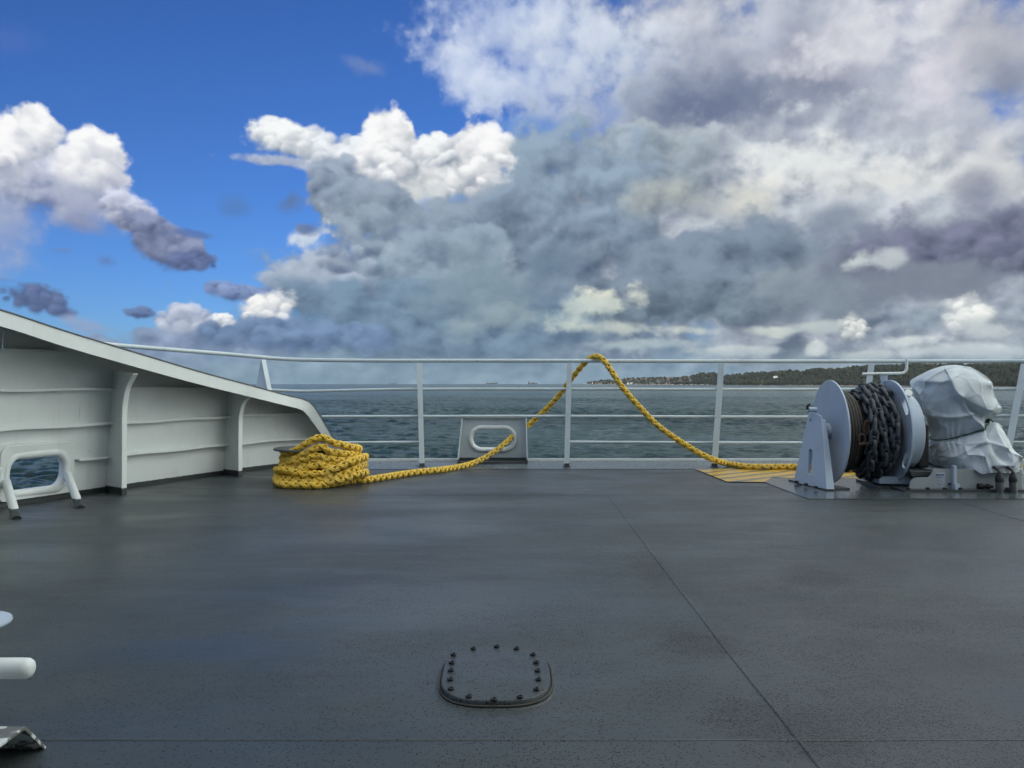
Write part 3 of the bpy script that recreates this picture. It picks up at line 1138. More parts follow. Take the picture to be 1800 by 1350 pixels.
def stay(sb, name_top, prof):
    """web plate and flanged inner edge; prof: (inboard distance, height)"""
    n = (G(218, 873) - G(185, 867)).normalized()
    n.z = 0
    base = wall(sb, 0)
    inner = catmull([Vector((base.x, base.y, 0)) + n * r + Vector((0, 0, z)) for r, z in prof], 8)
    web = MB()
    d = (wall(sb + .05, .2) - wall(sb - .05, .2)).normalized()
    d.z = 0
    poly = [wall(sb, 0)] + inner
    zt = inner[-1].z
    poly += [wall(sb, min(zt + .03, ztop(sb) - .015))]
    web.prism([p - d * .005 for p in poly], d * .010)
    w = web.build('stay', M['white_stay'], bul, smooth=False)
    fl = MB()
    t = .010
    vs = []
    for i, p in enumerate(inner):
        a = inner[max(0, i - 1)]
        b = inner[min(len(inner) - 1, i + 1)]
        tg = (b - a).normalized()
        nn = tg.cross(d).normalized()
        if nn.dot(n) < 0:
            nn = -nn
        for (u, v) in ((-.028, 0), (.028, 0), (.028, t), (-.028, t)):
            vs.append(p + d * u + nn * v)
    fs = []
    m = len(inner)
    for i in range(m - 1):
        for k in range(4):
            l = (k + 1) % 4
            fs.append((i * 4 + k, i * 4 + l, (i + 1) * 4 + l, (i + 1) * 4 + k))
    fs += [(0, 1, 2, 3), ((m - 1) * 4, (m - 1) * 4 + 1, (m - 1) * 4 + 2, (m - 1) * 4 + 3)]
    fl.add(vs, fs)
    fl.build('stay_flange', M['white_stay'], w, smooth=True, bevel=.002)


s1_ = s_at_px(185)
s2_ = s_at_px(393)
zt1 = top_i and 1.085
stay(s1_, 1, [(.345, 0), (.35, .35), (.355, .72), (.385, .86), (.44, .97), (.56, 1.075)])
stay(s2_, 2, [(.315, 0), (.315, .35), (.32, .60), (.345, .70), (.40, .79), (.52, .862)])
stay(s1_ - 1.72, 0, [(.36, 0), (.36, .5), (.37, 1.1), (.385, 1.27), (.42, 1.38), (.48, 1.47)])

# horizontal stiffeners
for z in (.325, .625, .935, 1.25, 1.56):
    mb = MB()
    run = []
    s = 0.0
    while s < S[-1] - .1:
        ok = ztop(s) > z + .05
        if z < .4 and abs(s - SC) < .35:
            ok = False
        if ok:
            run.append(s)
        if (not ok or s + .11 >= S[-1] - .1) and len(run) > 2:
            vs, fs = [], []
            for t in run:
                n = wnormal(t)
                p = wall(t, z) + Vector((0, 0, .004 * sin(t * 7 + z * 9)))
                for (u, v) in ((-.01, -.004), (.055, -.004), (.062, -.010), (.070, -.010), (.070, .012), (.062, .012), (.055, .004), (-.01, .004)):
                    vs.append(p + n * u + Vector((0, 0, v)))
            for i in range(len(run) - 1):
                for k in range(8):
                    l = (k + 1) % 8
                    fs.append((i * 8 + k, i * 8 + l, (i + 1) * 8 + l, (i + 1) * 8 + k))
            e = (len(run) - 1) * 8
            fs += [tuple(range(8)), tuple(e + k for k in range(8))]
            mb.add(vs, fs)
            run = []
        elif not ok:
            run = []
        s += .11
    if mb.v:
        mb.build('stiffener', M['white'], bul, angle=50)

# cap rail: inboard face, flat top towards the plate
cap = MB()
mo = catmull(top_o, 6)
mi = catmull(top_i, 6)
mw = catmull([o + w for o, w in zip(top_o, off_w)], 6)
vs = []
for o, i_, w in zip(mo, mi, mw):
    dn = (i_ - o)
    inb = (o - w)
    inb.z = 0
    inb.normalize()
    vs += [o, i_, i_ - inb * .012, o - inb * .012]
fs = []
for a in range(len(mo) - 1):
    for k in range(4):
        l = (k + 1) % 4
        fs.append((a * 4 + k, a * 4 + l, a * 4 + 4 + l, a * 4 + 4 + k))
cap.add(vs, fs)
cap.build('cap_face', M['white'], bul)
fl = MB()
vs = []
for o, i_, w in zip(mo, mi, mw):
    up = Vector((0, 0, .010))
    inb = (o - w).normalized()
    vs += [o + inb * .006 + up * .2, w - inb * .03 + up * .2, w - inb * .03 + up * 1.2, o + inb * .006 + up * 1.2]
fs = []
for a in range(len(mo) - 1):
    for k in range(4):
        l = (k + 1) % 4
        fs.append((a * 4 + k, a * 4 + l, a * 4 + 4 + l, a * 4 + 4 + k))
fs += [(0, 1, 2, 3)]
fl.add(vs, fs)
fl.build('cap_rail', M['capgrey'], bul)

# ================================================================== RAILING
YR = 10.12
rail = empty('railing', (0, YR, 0), 'long white tubular guard rail with flat posts along the forward deck edge', 'railing')


def railpath(pts):
    return catmull([P(*p) for p in pts], 8)


top = [(60, 590, 7.2), (180, 604.5, 8.35), (300, 614.5, 9.1), (400, 622.5, 9.72), (465, 628.3, 10.02), (500, 631, 10.12), (540, 632.6, 10.16),
       (640, 633.8, 10.16), (738, 634, 10.14), (1000, 634.2, YR), (1270, 635, YR), (1532, 635.2, YR), (1700, 635, 10.0), (1801, 635, 9.8), (1980, 634, 9.2), (2300, 628, 7.8)]
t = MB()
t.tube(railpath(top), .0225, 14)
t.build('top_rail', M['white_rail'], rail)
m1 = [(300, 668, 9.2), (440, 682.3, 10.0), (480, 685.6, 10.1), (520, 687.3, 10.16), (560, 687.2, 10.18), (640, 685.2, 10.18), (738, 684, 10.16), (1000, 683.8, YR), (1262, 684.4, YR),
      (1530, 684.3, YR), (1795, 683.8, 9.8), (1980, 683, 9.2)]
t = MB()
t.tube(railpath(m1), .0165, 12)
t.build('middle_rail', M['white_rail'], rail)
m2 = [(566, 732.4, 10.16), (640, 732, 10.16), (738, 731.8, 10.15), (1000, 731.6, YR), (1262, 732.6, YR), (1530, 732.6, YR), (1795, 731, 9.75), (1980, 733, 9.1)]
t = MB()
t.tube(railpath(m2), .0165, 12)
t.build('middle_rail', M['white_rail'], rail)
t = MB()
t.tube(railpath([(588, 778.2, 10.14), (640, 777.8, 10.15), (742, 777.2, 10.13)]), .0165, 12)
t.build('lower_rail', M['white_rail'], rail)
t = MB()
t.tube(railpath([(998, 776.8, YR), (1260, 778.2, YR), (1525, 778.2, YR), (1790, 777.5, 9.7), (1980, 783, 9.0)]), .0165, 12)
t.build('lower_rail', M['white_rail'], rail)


def post(tp, bp, zb=0.0, web=.16, side=0.0, w=.030):
    """flat post: flanged face leaning out from the foot to the rail, web plate outboard"""
    T, B = Vector(tp), Vector(bp)
    B.z = zb
    mb = MB()
    x = Vector((1, 0, 0))
    y = Vector((side, 1, 0)).normalized()
    x = Vector((y.y, -y.x, 0))
    mb.prism([B - x * w, B + x * w, B + x * w + y * .010, B - x * w + y * .010], T - B - Vector((0, 0, .015)))
    # web
    pts = [B + y * .010, B + y * (web + .01), T + y * .045, T + y * .010]
    mb.prism([p - x * .005 - Vector((0, 0, .002 if i < 2 else .02)) for i, p in enumerate(pts)], x * .010)
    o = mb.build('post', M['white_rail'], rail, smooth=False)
    f = MB()
    f.prism([B - x * (w + .02) - y * .02, B + x * (w + .02) - y * .02, B + x * (w + .02) + y * (web + .03), B - x * (w + .02) + y * (web + .03)], (0, 0, .012 if zb == 0 else -.012))
    if zb == 0:
        f.build('foot', M['grey'], o, smooth=False)


post(P(737, 636, 10.12), P(742, 821, 9.98), side=-.25)
post(P(1001, 636, 10.10), P(996, 822, 9.96), side=.12)
post(P(1268, 637, 10.10), P(1255.5, 822, 9.94), side=.35, w=.034)
post(P(1532, 637, 10.10), P(1508, 822, 9.90), side=.45, w=.034)
post(P(1801, 637, 9.78), P(1765, 824, 9.60), side=.55, w=.036)
pb = P(475, 689, 9.80)
post(P(463.5, 630, 9.98), pb, zb=pb.z - .01, web=.26, side=-1.4)

# ================================================================== CENTRE FAIRLEAD
ch = empty('fairlead', (-.24, 10.64, 0), 'white box fairlead with an oval opening that the yellow rope passes through', 'fairlead')
YF = 10.60
zc, xc = 1 + (Y0 - 771) / F * YF, (866.5 - 900) / F * YF
zt = 1 + (Y0 - 734.5) / F * YF
pl = MB()
inn = rrect(.262, .128, .122, 10)
out_ = []
xa0, xb0 = (807 - 900) / F * YF, (927 - 900) / F * YF
xa1, xb1 = (812 - 900) / F * YF, (925.5 - 900) / F * YF
for (x, y) in rrect(1, 1, .02, 10):
    k = (y + 1) / 2
    xa, xb = xa0 + (xa1 - xa0) * k, xb0 + (xb1 - xb0) * k
    out_.append((xa + (xb - xa) * (x + 1) / 2, zt * k))
pl.ring([(x, YF, z) for x, z in out_], [(xc + x, YF, zc + z) for x, z in inn], (0, .016, 0))
pl.build('plate', M['white_lead'], ch)
lp = MB()
lp.tube([(xc + x, YF - .008, zc + z) for x, z in rrect(.275, .141, .134, 10)], .026, 12, closed=True)
lp.tube([(xc + x, YF + .05, zc + z) for x, z in rrect(.275, .141, .134, 10)], .030, 12, closed=True)
lp.build('lip', M['white'], ch)
for s_, xt, xb in ((-1, xa1, (803 - 900) / F * 10.3), (1, xb1, (928 - 900) / F * 10.3)):
    b = MB()
    xin = xa0 if s_ < 0 else xb0
    b.prism([(xb, 10.30, 0), (xin, YF + .014, 0), (xt, YF + .014, zt), (xt, YF - .045, zt)], (.012 * -s_, 0, 0))
    b.build('bracket', M['white_lead'], ch, smooth=False)
b = MB()
b.box(xa1, xb1, YF - .045, YF + .016, zt + .0005, zt + .012)
b.build('top_plate', M['white'], ch, smooth=False, bevel=.002)
b = MB()
b.prism([(xb_ , y_, .0) for xb_, y_ in (((803 - 900) / F * 10.3 + .014, 10.33), ((928 - 900) / F * 10.3 - .014, 10.33), (xb0 - .014, YF - .002), (xa0 + .014, YF - .002))], (0, 0, .03))
b.build('sole_plate', M['grey'], ch, smooth=False)

# ================================================================== ROPE
def rope_mat():
    m, nt, b = new_mat('yellow_rope')
    n = NB(nt)
    c = n.pos()
    col = n.mix(n.ramp(n.noise(c, 9, 6, .65), .40, .66), (.70, .455, .045), (.60, .42, .08))
    col = n.mix(n.math('MULTIPLY', n.ramp(n.noise(c, 38, 5, .7), .55, .75), .5), col, (.34, .24, .06))
    col = n.mix(n.math('MULTIPLY', n.ramp(n.noise(c, 3.1, 4, .6), .58, .72), .45), col, (.34, .26, .10))
    nt.links.new(col, b.inputs['Base Color'])
    b.inputs['Roughness'].default_value = .62
    b.inputs['Subsurface Weight'].default_value = 0.0
    nt.links.new(n.bump(n.noise(c, 320, 3, .6), .5, .002), b.inputs['Normal'])
    return m


M['rope'] = rope_mat()


def resample(path, step):
    p = np.array([tuple(q) for q in path])
    d = np.r_[0, np.cumsum(np.linalg.norm(np.diff(p, axis=0), axis=1))]
    n = max(2, int(d[-1] / step))
    s = np.linspace(0, d[-1], n)
    return np.stack([np.interp(s, d, p[:, k]) for k in range(3)], 1), s


def frames(p):
    T = np.gradient(p, axis=0)
    T /= np.linalg.norm(T, axis=1)[:, None]
    U = np.empty_like(p)
    u = np.array([0, 0, 1.0])
    if abs(T[0, 2]) > .9:
        u = np.array([1.0, 0, 0])
    for i in range(len(p)):
        u = u - T[i] * u.dot(T[i])
        u /= np.linalg.norm(u)
        U[i] = u
    return T, U, np.cross(T, U)


def plait(path, R=.0345, pitch=.19, seg=6, step=.0085):
    """eight-strand plait: two pairs winding each way, passing over and under each other"""
    p, s = resample(path, step)
    T, U, W = frames(p)
    # keep the braid's face upright instead of letting it drift round the rope
    up = np.array([0, 0, 1.0])[None] - T * T[:, 2:3]
    up /= np.linalg.norm(up, axis=1)[:, None]
    U, W = up, np.cross(T, up)
    V, Q = [], []
    nv = 0
    rs = R * .315
    for d in (1, -1):
        for j in (0, 1):
            for q in (-1, 1):
                th0 = d * 2 * pi * s / pitch + pi * j
                th = th0 + q * .37 + pi / 4
                rr = R * (.64 + d * .16 * np.cos(2 * th0))
                c = p + U * (rr * np.cos(th))[:, None] + W * (rr * np.sin(th))[:, None]
                t2, u2, w2 = frames(c)
                a = np.arange(seg) * 2 * pi / seg
                ring = c[:, None, :] + rs * (u2[:, None, :] * np.cos(a)[None, :, None] + w2[:, None, :] * np.sin(a)[None, :, None])
                n = len(p)
                V.append(ring.reshape(-1, 3))
                i = np.arange(n - 1)[:, None] * seg
                k = np.arange(seg)[None, :]
                l = (k + 1) % seg
                Q.append(np.stack([i + k, i + l, i + seg + l, i + seg + k], -1).reshape(-1, 4) + nv)
                nv += n * seg
    return np.concatenate(V), np.concatenate(Q)


# the coil: front of each turn read from the photograph (pixels), the back of each turn closes behind the bollard
XC, YC = -1.88, 8.42
ROWS = [
    (.335, [(497, 795), (509, 796), (521, 791), (537, 781), (552, 772.5), (565, 769), (574, 771), (586, 778.5), (603, 782), (619, 786), (631, 789)]),
    (.35, [(497, 806.5), (514, 807.5), (528, 801.5), (545, 793), (557, 787), (569.5, 786), (578, 793.5), (593, 795.5), (609, 798), (628, 798.5)]),
    (.36, [(498.5, 813), (516, 811.7), (532.5, 808.5), (547, 803.5), (559, 801.5), (569.5, 805.5), (586, 807.5), (603.5, 809.5), (619, 807.5), (629, 804.5)]),
    (.35, [(499.5, 819), (521, 819), (539, 817), (547, 812), (557, 808), (570, 813), (588, 815), (609, 813), (622, 811)]),
    (.38, [(506, 824), (531.5, 825), (547, 821), (561, 817), (570.5, 820), (580, 823), (593, 821), (608.5, 816), (625, 812)]),
    (.425, [(486.5, 826), (500.5, 826.5), (519, 831), (536.5, 834.3), (555, 833), (568, 833), (578, 827), (593, 822), (608.5, 814), (624, 808.5), (641.5, 802.5)]),
    (.415, [(487.5, 838), (506, 841.5), (526, 842.5), (552, 842.5), (572.5, 839.5), (593, 837), (608.5, 831), (624, 824), (640.5, 816)]),
    (.435, [(490.5, 845), (511, 848), (536.5, 848), (567.5, 848), (593, 844.5), (613.5, 838.5), (627, 833), (641.5, 830)]),
]


def on_circle(px, py, r):
    """point over the front half of a circle of radius r round the coil centre, seen at px, py"""
    k = (px - 900) / F
    # (kY - XC)^2 + (Y - YC)^2 = r^2, nearer root
    A, B, C_ = k * k + 1, -2 * (k * XC + YC), XC * XC + YC * YC - r * r
    disc = B * B - 4 * A * C_
    Y = (-B - math.sqrt(max(disc, 0))) / (2 * A)
    return P(px, py, Y)


def coil_path():
    pts = []
    prev = None
    for r, row in ROWS:
        r -= .0
        f = [on_circle(x, y, r) for x, y in row]
        for q in f:
            q.z = max(q.z, .040)
        if prev is not None:
            a, b = prev, f[0]
            a0 = atan2(a.y - YC, a.x - XC)
            a1 = atan2(b.y - YC, b.x - XC)
            if a0 < -pi / 2 - 1e-6:
                a0 += 2 * pi
            while a1 < a0:
                a1 += 2 * pi
            ra, rb = hypot(a.x - XC, a.y - YC), hypot(b.x - XC, b.y - YC)
            for k in range(1, 9):
                t = k / 9
                an = a0 + (a1 - a0) * t
                rr = ra + (rb - ra) * t
                z = a.z + (b.z - a.z) * t + .02 * sin(t * pi * 2 + r * 40)
                pts.append(Vector((XC + rr * cos(an), YC + rr * sin(an), max(.04, z))))
        pts += f
        prev = f[-1]
    # last turn: round the back, along the deck in front and away to the fairlead
    a = prev
    a0 = atan2(a.y - YC, a.x - XC)
    for k in range(1, 12):
        an = a0 + (2 * pi + radians(-160) - a0 + 0) * k / 11
        rr = .43
        pts.append(Vector((XC + rr * cos(an), YC + rr * sin(an), .04 + .06 * (1 - k / 11) * 1.0)))
    for (x, y) in ((496, 852), (516, 853), (547, 853.3), (567, 852.5), (588, 849.5), (608, 846), (625, 844.2)):
        q = G(x, y - .2, .037)
        pts.append(q)
    for (x, y) in ((642, 843.5), (666, 840), (691, 836), (717, 832), (742, 829)):
        pts.append(G(x, y, .036))
    lead = [(768, 826.5, 9.32), (793, 823.3, 9.62), (813, 819.5, 9.85), (832, 814, 10.04), (857, 802, 10.22), (883, 783.5, 10.42), (899, 768.5, 10.58),
            (911, 759, 10.72), (929, 747, 10.78), (944, 733.5, 10.74), (959, 720, 10.68), (982, 696, 10.55), (998, 674, 10.40), (1010, 659, 10.33), (1023, 643, 10.24),
            (1034, 632.5, 10.19), (1042, 627.5, 10.13), (1050, 626.5, 10.07), (1060, 632, 10.03), (1074, 651, 9.98), (1089, 674, 9.95), (1110, 700, 9.92), (1133, 725, 9.9), (1153, 745.5, 9.88),
            (1179, 765, 9.86), (1204, 781.5, 9.83), (1230, 797, 9.79), (1256, 808.5, 9.74)]
    pts += [P(*q) for q in lead]
    for (x, y) in ((1281, 815.5), (1307, 819.5), (1332, 820.5), (1371, 820.3), (1410, 820.5), (1450, 822), (1490, 824.5), (1535, 827), (1590, 828), (1650, 827), (1700, 825),
                   (1760, 822), (1800, 820), (1860, 818), (1950, 820), (2050, 826)):
        pts.append(G(x, y, .040))
    return catmull(pts, 6)


v, q = plait(coil_path())
rp = np_mesh('mooring_rope', v, q, M['rope'])
tag(rp, 'thick yellow plaited mooring rope coiled on deck and led over the guard rail', 'rope')

bo = empty('bollard', (-1.98, YC, 0), 'low grey bollard with a flat disc top, wrapped in the coil of yellow rope', 'bollard')
b = MB()
b.lathe([(.20, 0), (.20, .33)], 'Z', (XC, YC, 0), 32)
b.build('body', M['grey'], bo)
b = MB()
b.lathe([(.10, .330), (.345, .334), (.352, .342), (.345, .352), (.10, .356)], 'Z', (XC - .115, YC, 0), 48)
b.build('disc_top', M['grey'], bo)

# ================================================================== WINCH
wi = empty('winch', (3.6, 8.2, 0), 'white deck winch with round flanges holding a chain, its motor under a cover', 'winch')
AX, AZ = 8.20, .527          # drum axis: along X at this Y and height
W_ = M['winch']
zp = .007                    # top of the pad


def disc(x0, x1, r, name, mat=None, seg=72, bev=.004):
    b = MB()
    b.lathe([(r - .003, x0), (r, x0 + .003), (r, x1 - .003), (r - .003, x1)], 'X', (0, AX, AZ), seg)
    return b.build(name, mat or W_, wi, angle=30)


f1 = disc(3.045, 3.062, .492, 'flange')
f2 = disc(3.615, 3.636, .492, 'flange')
cuts = []
for ang in (35, 145, 215, 325, 90 + 0, 270):
    c = MB()
    loop = [(3.55, AX + (rr), zz) for rr, zz in rrect(.036, .085, .035, 6)]
    a = radians(ang)
    pts = []
    for _, y, z in loop:
        y -= AX
        yy, zz2 = y * cos(a) - z * sin(a), y * sin(a) + z * cos(a)
        pts.append((3.55, AX + yy + .435 * cos(a + 0) * 0 + .425 * sin(-a) * 0 + cos(a + pi / 2) * 0, AZ + zz2))
    # slot long side runs along the rim
    rad = .432
    pts = [(x, y + rad * cos(a), z + rad * sin(a)) for x, y, z in pts]
    c.prism(pts, (.2, 0, 0))
    if ang not in (90, 270):
        cuts.append(c)
boolean_cut(f2, cuts)
# drum core and brake drum
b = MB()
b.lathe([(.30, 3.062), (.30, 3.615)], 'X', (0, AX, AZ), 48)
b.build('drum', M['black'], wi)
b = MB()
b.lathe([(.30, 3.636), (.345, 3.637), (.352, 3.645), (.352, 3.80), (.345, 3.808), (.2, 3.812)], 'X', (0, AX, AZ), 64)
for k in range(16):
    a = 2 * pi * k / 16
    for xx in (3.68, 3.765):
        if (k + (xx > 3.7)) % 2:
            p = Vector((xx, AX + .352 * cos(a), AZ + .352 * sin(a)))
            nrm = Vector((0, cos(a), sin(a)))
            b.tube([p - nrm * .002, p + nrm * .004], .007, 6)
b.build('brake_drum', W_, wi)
b = MB()
b.tube([(3.72, AX - .14, AZ + .34), (3.72, AX - .20, AZ + .375)], .035, 14)
b.build('cover_cap', M['white'], wi)

# left bearing frame: tapering plate with a slot
A, B_, C_, D_ = G(1395, 847.5, .02), G(1453, 860, .02), P(1444, 737, 7.96), P(1421, 727.5, 8.3)
nx = Vector((1, .1, .0)).normalized()
fr = MB()
pts = [A, B_, C_, C_ + Vector((-.004, .02, .035)), D_ + Vector((.006, -.02, .02)), D_]
fr.prism(pts, nx * .014)
frame = fr.build('bearing_frame', W_, wi, smooth=False)
cen = (A + B_) / 2 * .66 + (C_ + D_) / 2 * .34
cut = MB()
u = (B_ - A).normalized()
up = ((C_ + D_) / 2 - (A + B_) / 2).normalized()
cut.prism([cen + u * x + up * y - nx * .1 for x, y in rrect(.033, .125, .032, 6)], nx * .3)
boolean_cut(frame, [cut])
eg = MB()
for (p, q_, w_) in ((A, D_, .075), (B_, C_, .075)):
    d = nx * w_
    eg.prism([p + nx * .014, q_ + nx * .014, q_ + d * .55, p + d], u * (.010 if p is A else -.010))
eg.build('side_flange', W_, frame, smooth=False)
ft = MB()
fa = [G(1386, 846.5, .0), G(1454.5, 863, .0)]
ft.prism([fa[0], fa[1], fa[1] + Vector((.22, .03, 0)), fa[0] + Vector((.22, .03, 0))], (0, 0, .022))
ft.build('foot_plate', M['grey'], frame, smooth=False)
for px, py in ((1404, 848.5), (1421, 853.0), (1438, 858)):
    g = G(px, py, .022)
    MB().hexnut(g + Vector((-.03, -.02, 0)), .020, .022).build('foot_bolt', M['black'], frame)
for fx, fy in ((.27, .93), (.70, .93), (.30, .66)):
    base = A.lerp(D_, fy).lerp(B_.lerp(C_, fy), fx)
    MB().lathe([(.015, -.007), (.015, .0)], 'X', base - nx * .001, 10).build('bolt', M['steel'], frame)
# bearing boss and shaft
b = MB()
b.lathe([(.06, 2.90), (.075, 2.905), (.075, 3.045)], 'X', (0, AX, AZ), 32)
b.build('shaft', W_, wi)
b = MB()
b.lathe([(.088, 2.955), (.088, 3.0)], 'X', (0, AX, AZ), 32)
b.build('bearing', M['black'], wi)
# latch pin on top of the frame
b = MB()
t0 = P(1421, 720, 8.16)
b.tube([t0, t0 + Vector((.075, .0, -.003))], .024, 16)
b.build('latch_pin', W_, wi)
b = MB()
b.tube([t0 + Vector((-.01, 0, .0)), t0 + Vector((-.012, 0, .035)), t0 + Vector((.015, 0, .05))], .012, 8)
b.build('latch_knob', M['black'], wi)

# operating handle over the right flange
b = MB()
Yh = 8.28
path = [P(1516, 657.5, Yh), P(1560, 656.5, Yh), P(1584, 656, Yh), P(1590.5, 653.5, Yh), P(1593.6, 647, Yh), P(1594, 632, Yh)]
b.tube(catmull(path, 6), .0135, 10)
h = b.build('handle', M['white'], wi)
b = MB()
pts = [P(1546.5, 659, Yh), P(1561.5, 658.5, Yh), P(1560, 665, Yh), P(1566, 690, Yh), P(1545, 690, Yh), P(1549, 672, Yh)]
b.prism(pts, (0, .012, 0))
b.build('handle_bracket', W_, wi, smooth=False)

# bed frame below motor
YS = 7.80


def sk(px, py, Y=YS):
    return P(px, py, Y)


b = MB()
side = [sk(1597, 862.0), sk(1601, 846), sk(1606, 841), sk(1612, 839.5), sk(1632, 839), sk(1637, 834), sk(1640, 826), sk(1640, 824), sk(1796, 826), sk(1796, 862.0)]
b.prism(side, (0, .014, 0))
b.box(side[-2].x - .014, side[-2].x, YS + .014, YS + .78, .03, .23)
b.box(3.64, 4.66, YS + .76, YS + .774, .03, .20)
b.box(3.95, 4.66, YS + .016, YS + .75, .16, .172)
M['bed'] = paint_mat('bed_frame_paint', (.30, .335, .34), .45, foot=.012, rust=.4, dirt=.5)
bed = b.build('bed_frame', M['bed'], wi, smooth=False)
b = MB()
l0 = G(1592, 866, 0)
b.box(l0.x - .02, 4.70, 7.70, 8.62, zp, zp + .018)
b.build('bed_foot_plate', M['grey'], wi, smooth=False)
b = MB()
b.box((1674.5 - 900) / F * 7.78, (1679.5 - 900) / F * 7.78, 7.755, YS, .026, .24)
b.box((1675 - 900) / F * 7.78, (1683 - 900) / F * 7.78, 7.735, 7.755, .026, .075)
b.build('rib', W_, wi, smooth=False)
for px in (1597, 1631, 1661, 1688, 1771):
    MB().hexnut(((px - 900) / F * 7.74, 7.74, zp + .018), .021, .018).build('foot_bolt', M['black'], wi)
# drip tray in the recess
b = MB()
b.prism([sk(1599, 827, 7.86), sk(1638, 828, 7.86), sk(1634, 838, 7.86), sk(1602, 838.5, 7.86)], (0, .35, 0))
b.build('drip_tray', M['grey'], wi, smooth=False, bevel=.008)
# pillow block carrying the right flange
b = MB()
b.prism([sk(1546, 851, 8.0), sk(1545, 843, 8.0), sk(1550, 837.5, 8.0), sk(1600, 838, 8.0), sk(1606, 845, 8.0), sk(1607, 852, 8.0)], (0, .45, 0))
b.build('pillow_block', W_, wi, smooth=False, bevel=.01)
b = MB()
b.box((1538 - 900) / F * 8.1, (1612 - 900) / F * 8.1 - .12, 7.98, 8.55, zp, zp + .02)
b.build('block_foot_plate', M['grey'], wi, smooth=False)
b = MB()
b.hexnut(((1546 - 900) / F * 8.05, 8.03, zp + .02), .02, .02)
b.build('foot_bolt', M['black'], wi)
# gearbox in the dark behind the brake drum
b = MB()
b.box(3.83, 3.93, 8.03, 8.5, .19, .60)
b.build('gearbox', M['black'], wi, smooth=False, bevel=.02)
# motor body hidden by the cover
b = MB()
b.lathe([(.16, 4.16), (.16, 4.40)], 'X', (0, 8.30, .55), 24)
b.build('motor', M['steel'], wi)
# hydraulic fitting
b = MB()
fy = 7.775
p0 = P(1723, 855, fy)
b.lathe([(.028, -.02), (.030, 0), (.028, .02)], 'X', p0, 16)
b.lathe([(.016, .0), (.016, .06), (.024, .06), (.024, .085), (.014, .09), (.014, .115)], 'X', p0, 10)
b.build('hydraulic_fitting', M['black'], wi)
b = MB()
b.lathe([(.011, 0), (.011, .02)], 'Y', P(1670.5, 851, 7.77), 10)
b.build('grease_nipple', M['black'], wi)
# data sticker: blue heading, rule and lines of small print
b = MB()
ys = YS - .003
b.prism([sk(1644, 830.5, ys), sk(1661, 830.5, ys), sk(1661, 857, ys), sk(1644, 857, ys)], (0, .002, 0))
stick = b.build('sticker', simple_mat('sticker_white', (.42, .46, .50), .4, .1), wi, smooth=False)
b = MB()
ys -= .0015
for x0, x1, y0, y1 in ((1645.3, 1646.2, 832.5, 836.5), (1646.2, 1648.2, 834, 836), (1648.2, 1649, 832.5, 836.5), (1649.6, 1650.6, 833.5, 837.6), (1651.3, 1653, 833.5, 836.6),
                       (1653.8, 1655.2, 833.3, 836.5), (1656, 1657, 833, 836.5), (1657.6, 1659, 833.3, 836.4), (1644.6, 1657, 839, 839.9)):
    b.prism([sk(x0, y0, ys), sk(x1, y0, ys), sk(x1, y1, ys), sk(x0, y1, ys)], (0, .001, 0))
b.build('heading', simple_mat('sticker_blue', (.015, .05, .22), .4, .1), stick, smooth=False)
b = MB()
for i, y in enumerate((842, 844.6, 847, 849.2, 851.5, 853.8)):
    b.prism([sk(1646, y, ys), sk(1654 + (i * 37) % 5, y, ys), sk(1654 + (i * 37) % 5, y + .6, ys), sk(1646, y + .6, ys)], (0, .001, 0))
b.build('small_print', simple_mat('sticker_print', (.10, .13, .20), .4, .1), stick, smooth=False)

# hoses entering the deck beside the winch
for px, lab in ((1757, 'black hydraulic hose on a grey deck stub, left one of the pair under the cover'),
                (1781, 'black hydraulic hose on a grey deck stub, right one of the pair under the cover')):
    x, y = (px - 900) / F * 7.66, 7.66
    hz = empty('hose', (x, y, 0), lab, 'hose', 'hoses under the winch cover')
    b = MB()
    b.lathe([(.034, 0), (.034, .10), (.03, .105)], 'Z', (x, y, 0), 20)
    b.build('deck_stub', M['grey'], hz)
    b = MB()
    b.lathe([(.036, .104), (.037, .112), (.037, .135), (.030, .155), (.020, .175), (.016, .19)], 'Z', (x, y, 0), 16)
    b.tube([(x, y, .185), (x + .001, y + .02, .205), (x, y + .08, .225), (x, y + .2, .24)], .013, 10)
    b.build('connector', M['black'], hz)

# ---------------------------------------------------------------- wire and chain on the drum
b = MB()
path = []
turns = 6
for k in range(turns * 40 + 1):
    a = 2 * pi * k / 40
    path.append((3.078 + .026 * k / 40, AX + .355 * cos(a), AZ + .355 * sin(a)))
b.tube(path, .0135, 8)
path = [(3.09 + .027 * k / 40, AX + .377 * cos(2 * pi * k / 40), AZ + .377 * sin(2 * pi * k / 40)) for k in range(4 * 40 + 1)]
b.tube(path, .0135, 8)
o = b.build('wire_rope', M['wire'])
tag(o, 'dark greased wire rope wound on the winch drum beside the chain', 'wire rope')


def stud_link(Lh=.080, Wh=.047, r=.0175):
    """one stud link in its own frame: long axis X, width Y"""
    path = []
    rr = Wh - r
    st = Lh - r - rr
    for k in range(9):
        a = -pi / 2 + pi * k / 8
        path.append((st + rr * cos(a), rr * sin(a), 0))
    for k in range(9):
        a = pi / 2 + pi * k / 8
        path.append((-st + rr * cos(a), rr * sin(a), 0))
    m_ = MB()
    m_.tube(path, r, 8, closed=True)
    m_.tube([(0, -rr, 0), (0, 0, 0), (0, rr, 0)], [r * .8, r * .62, r * .8], 7)
    return np.array(m_.v), m_.f


LV, LF = stud_link()


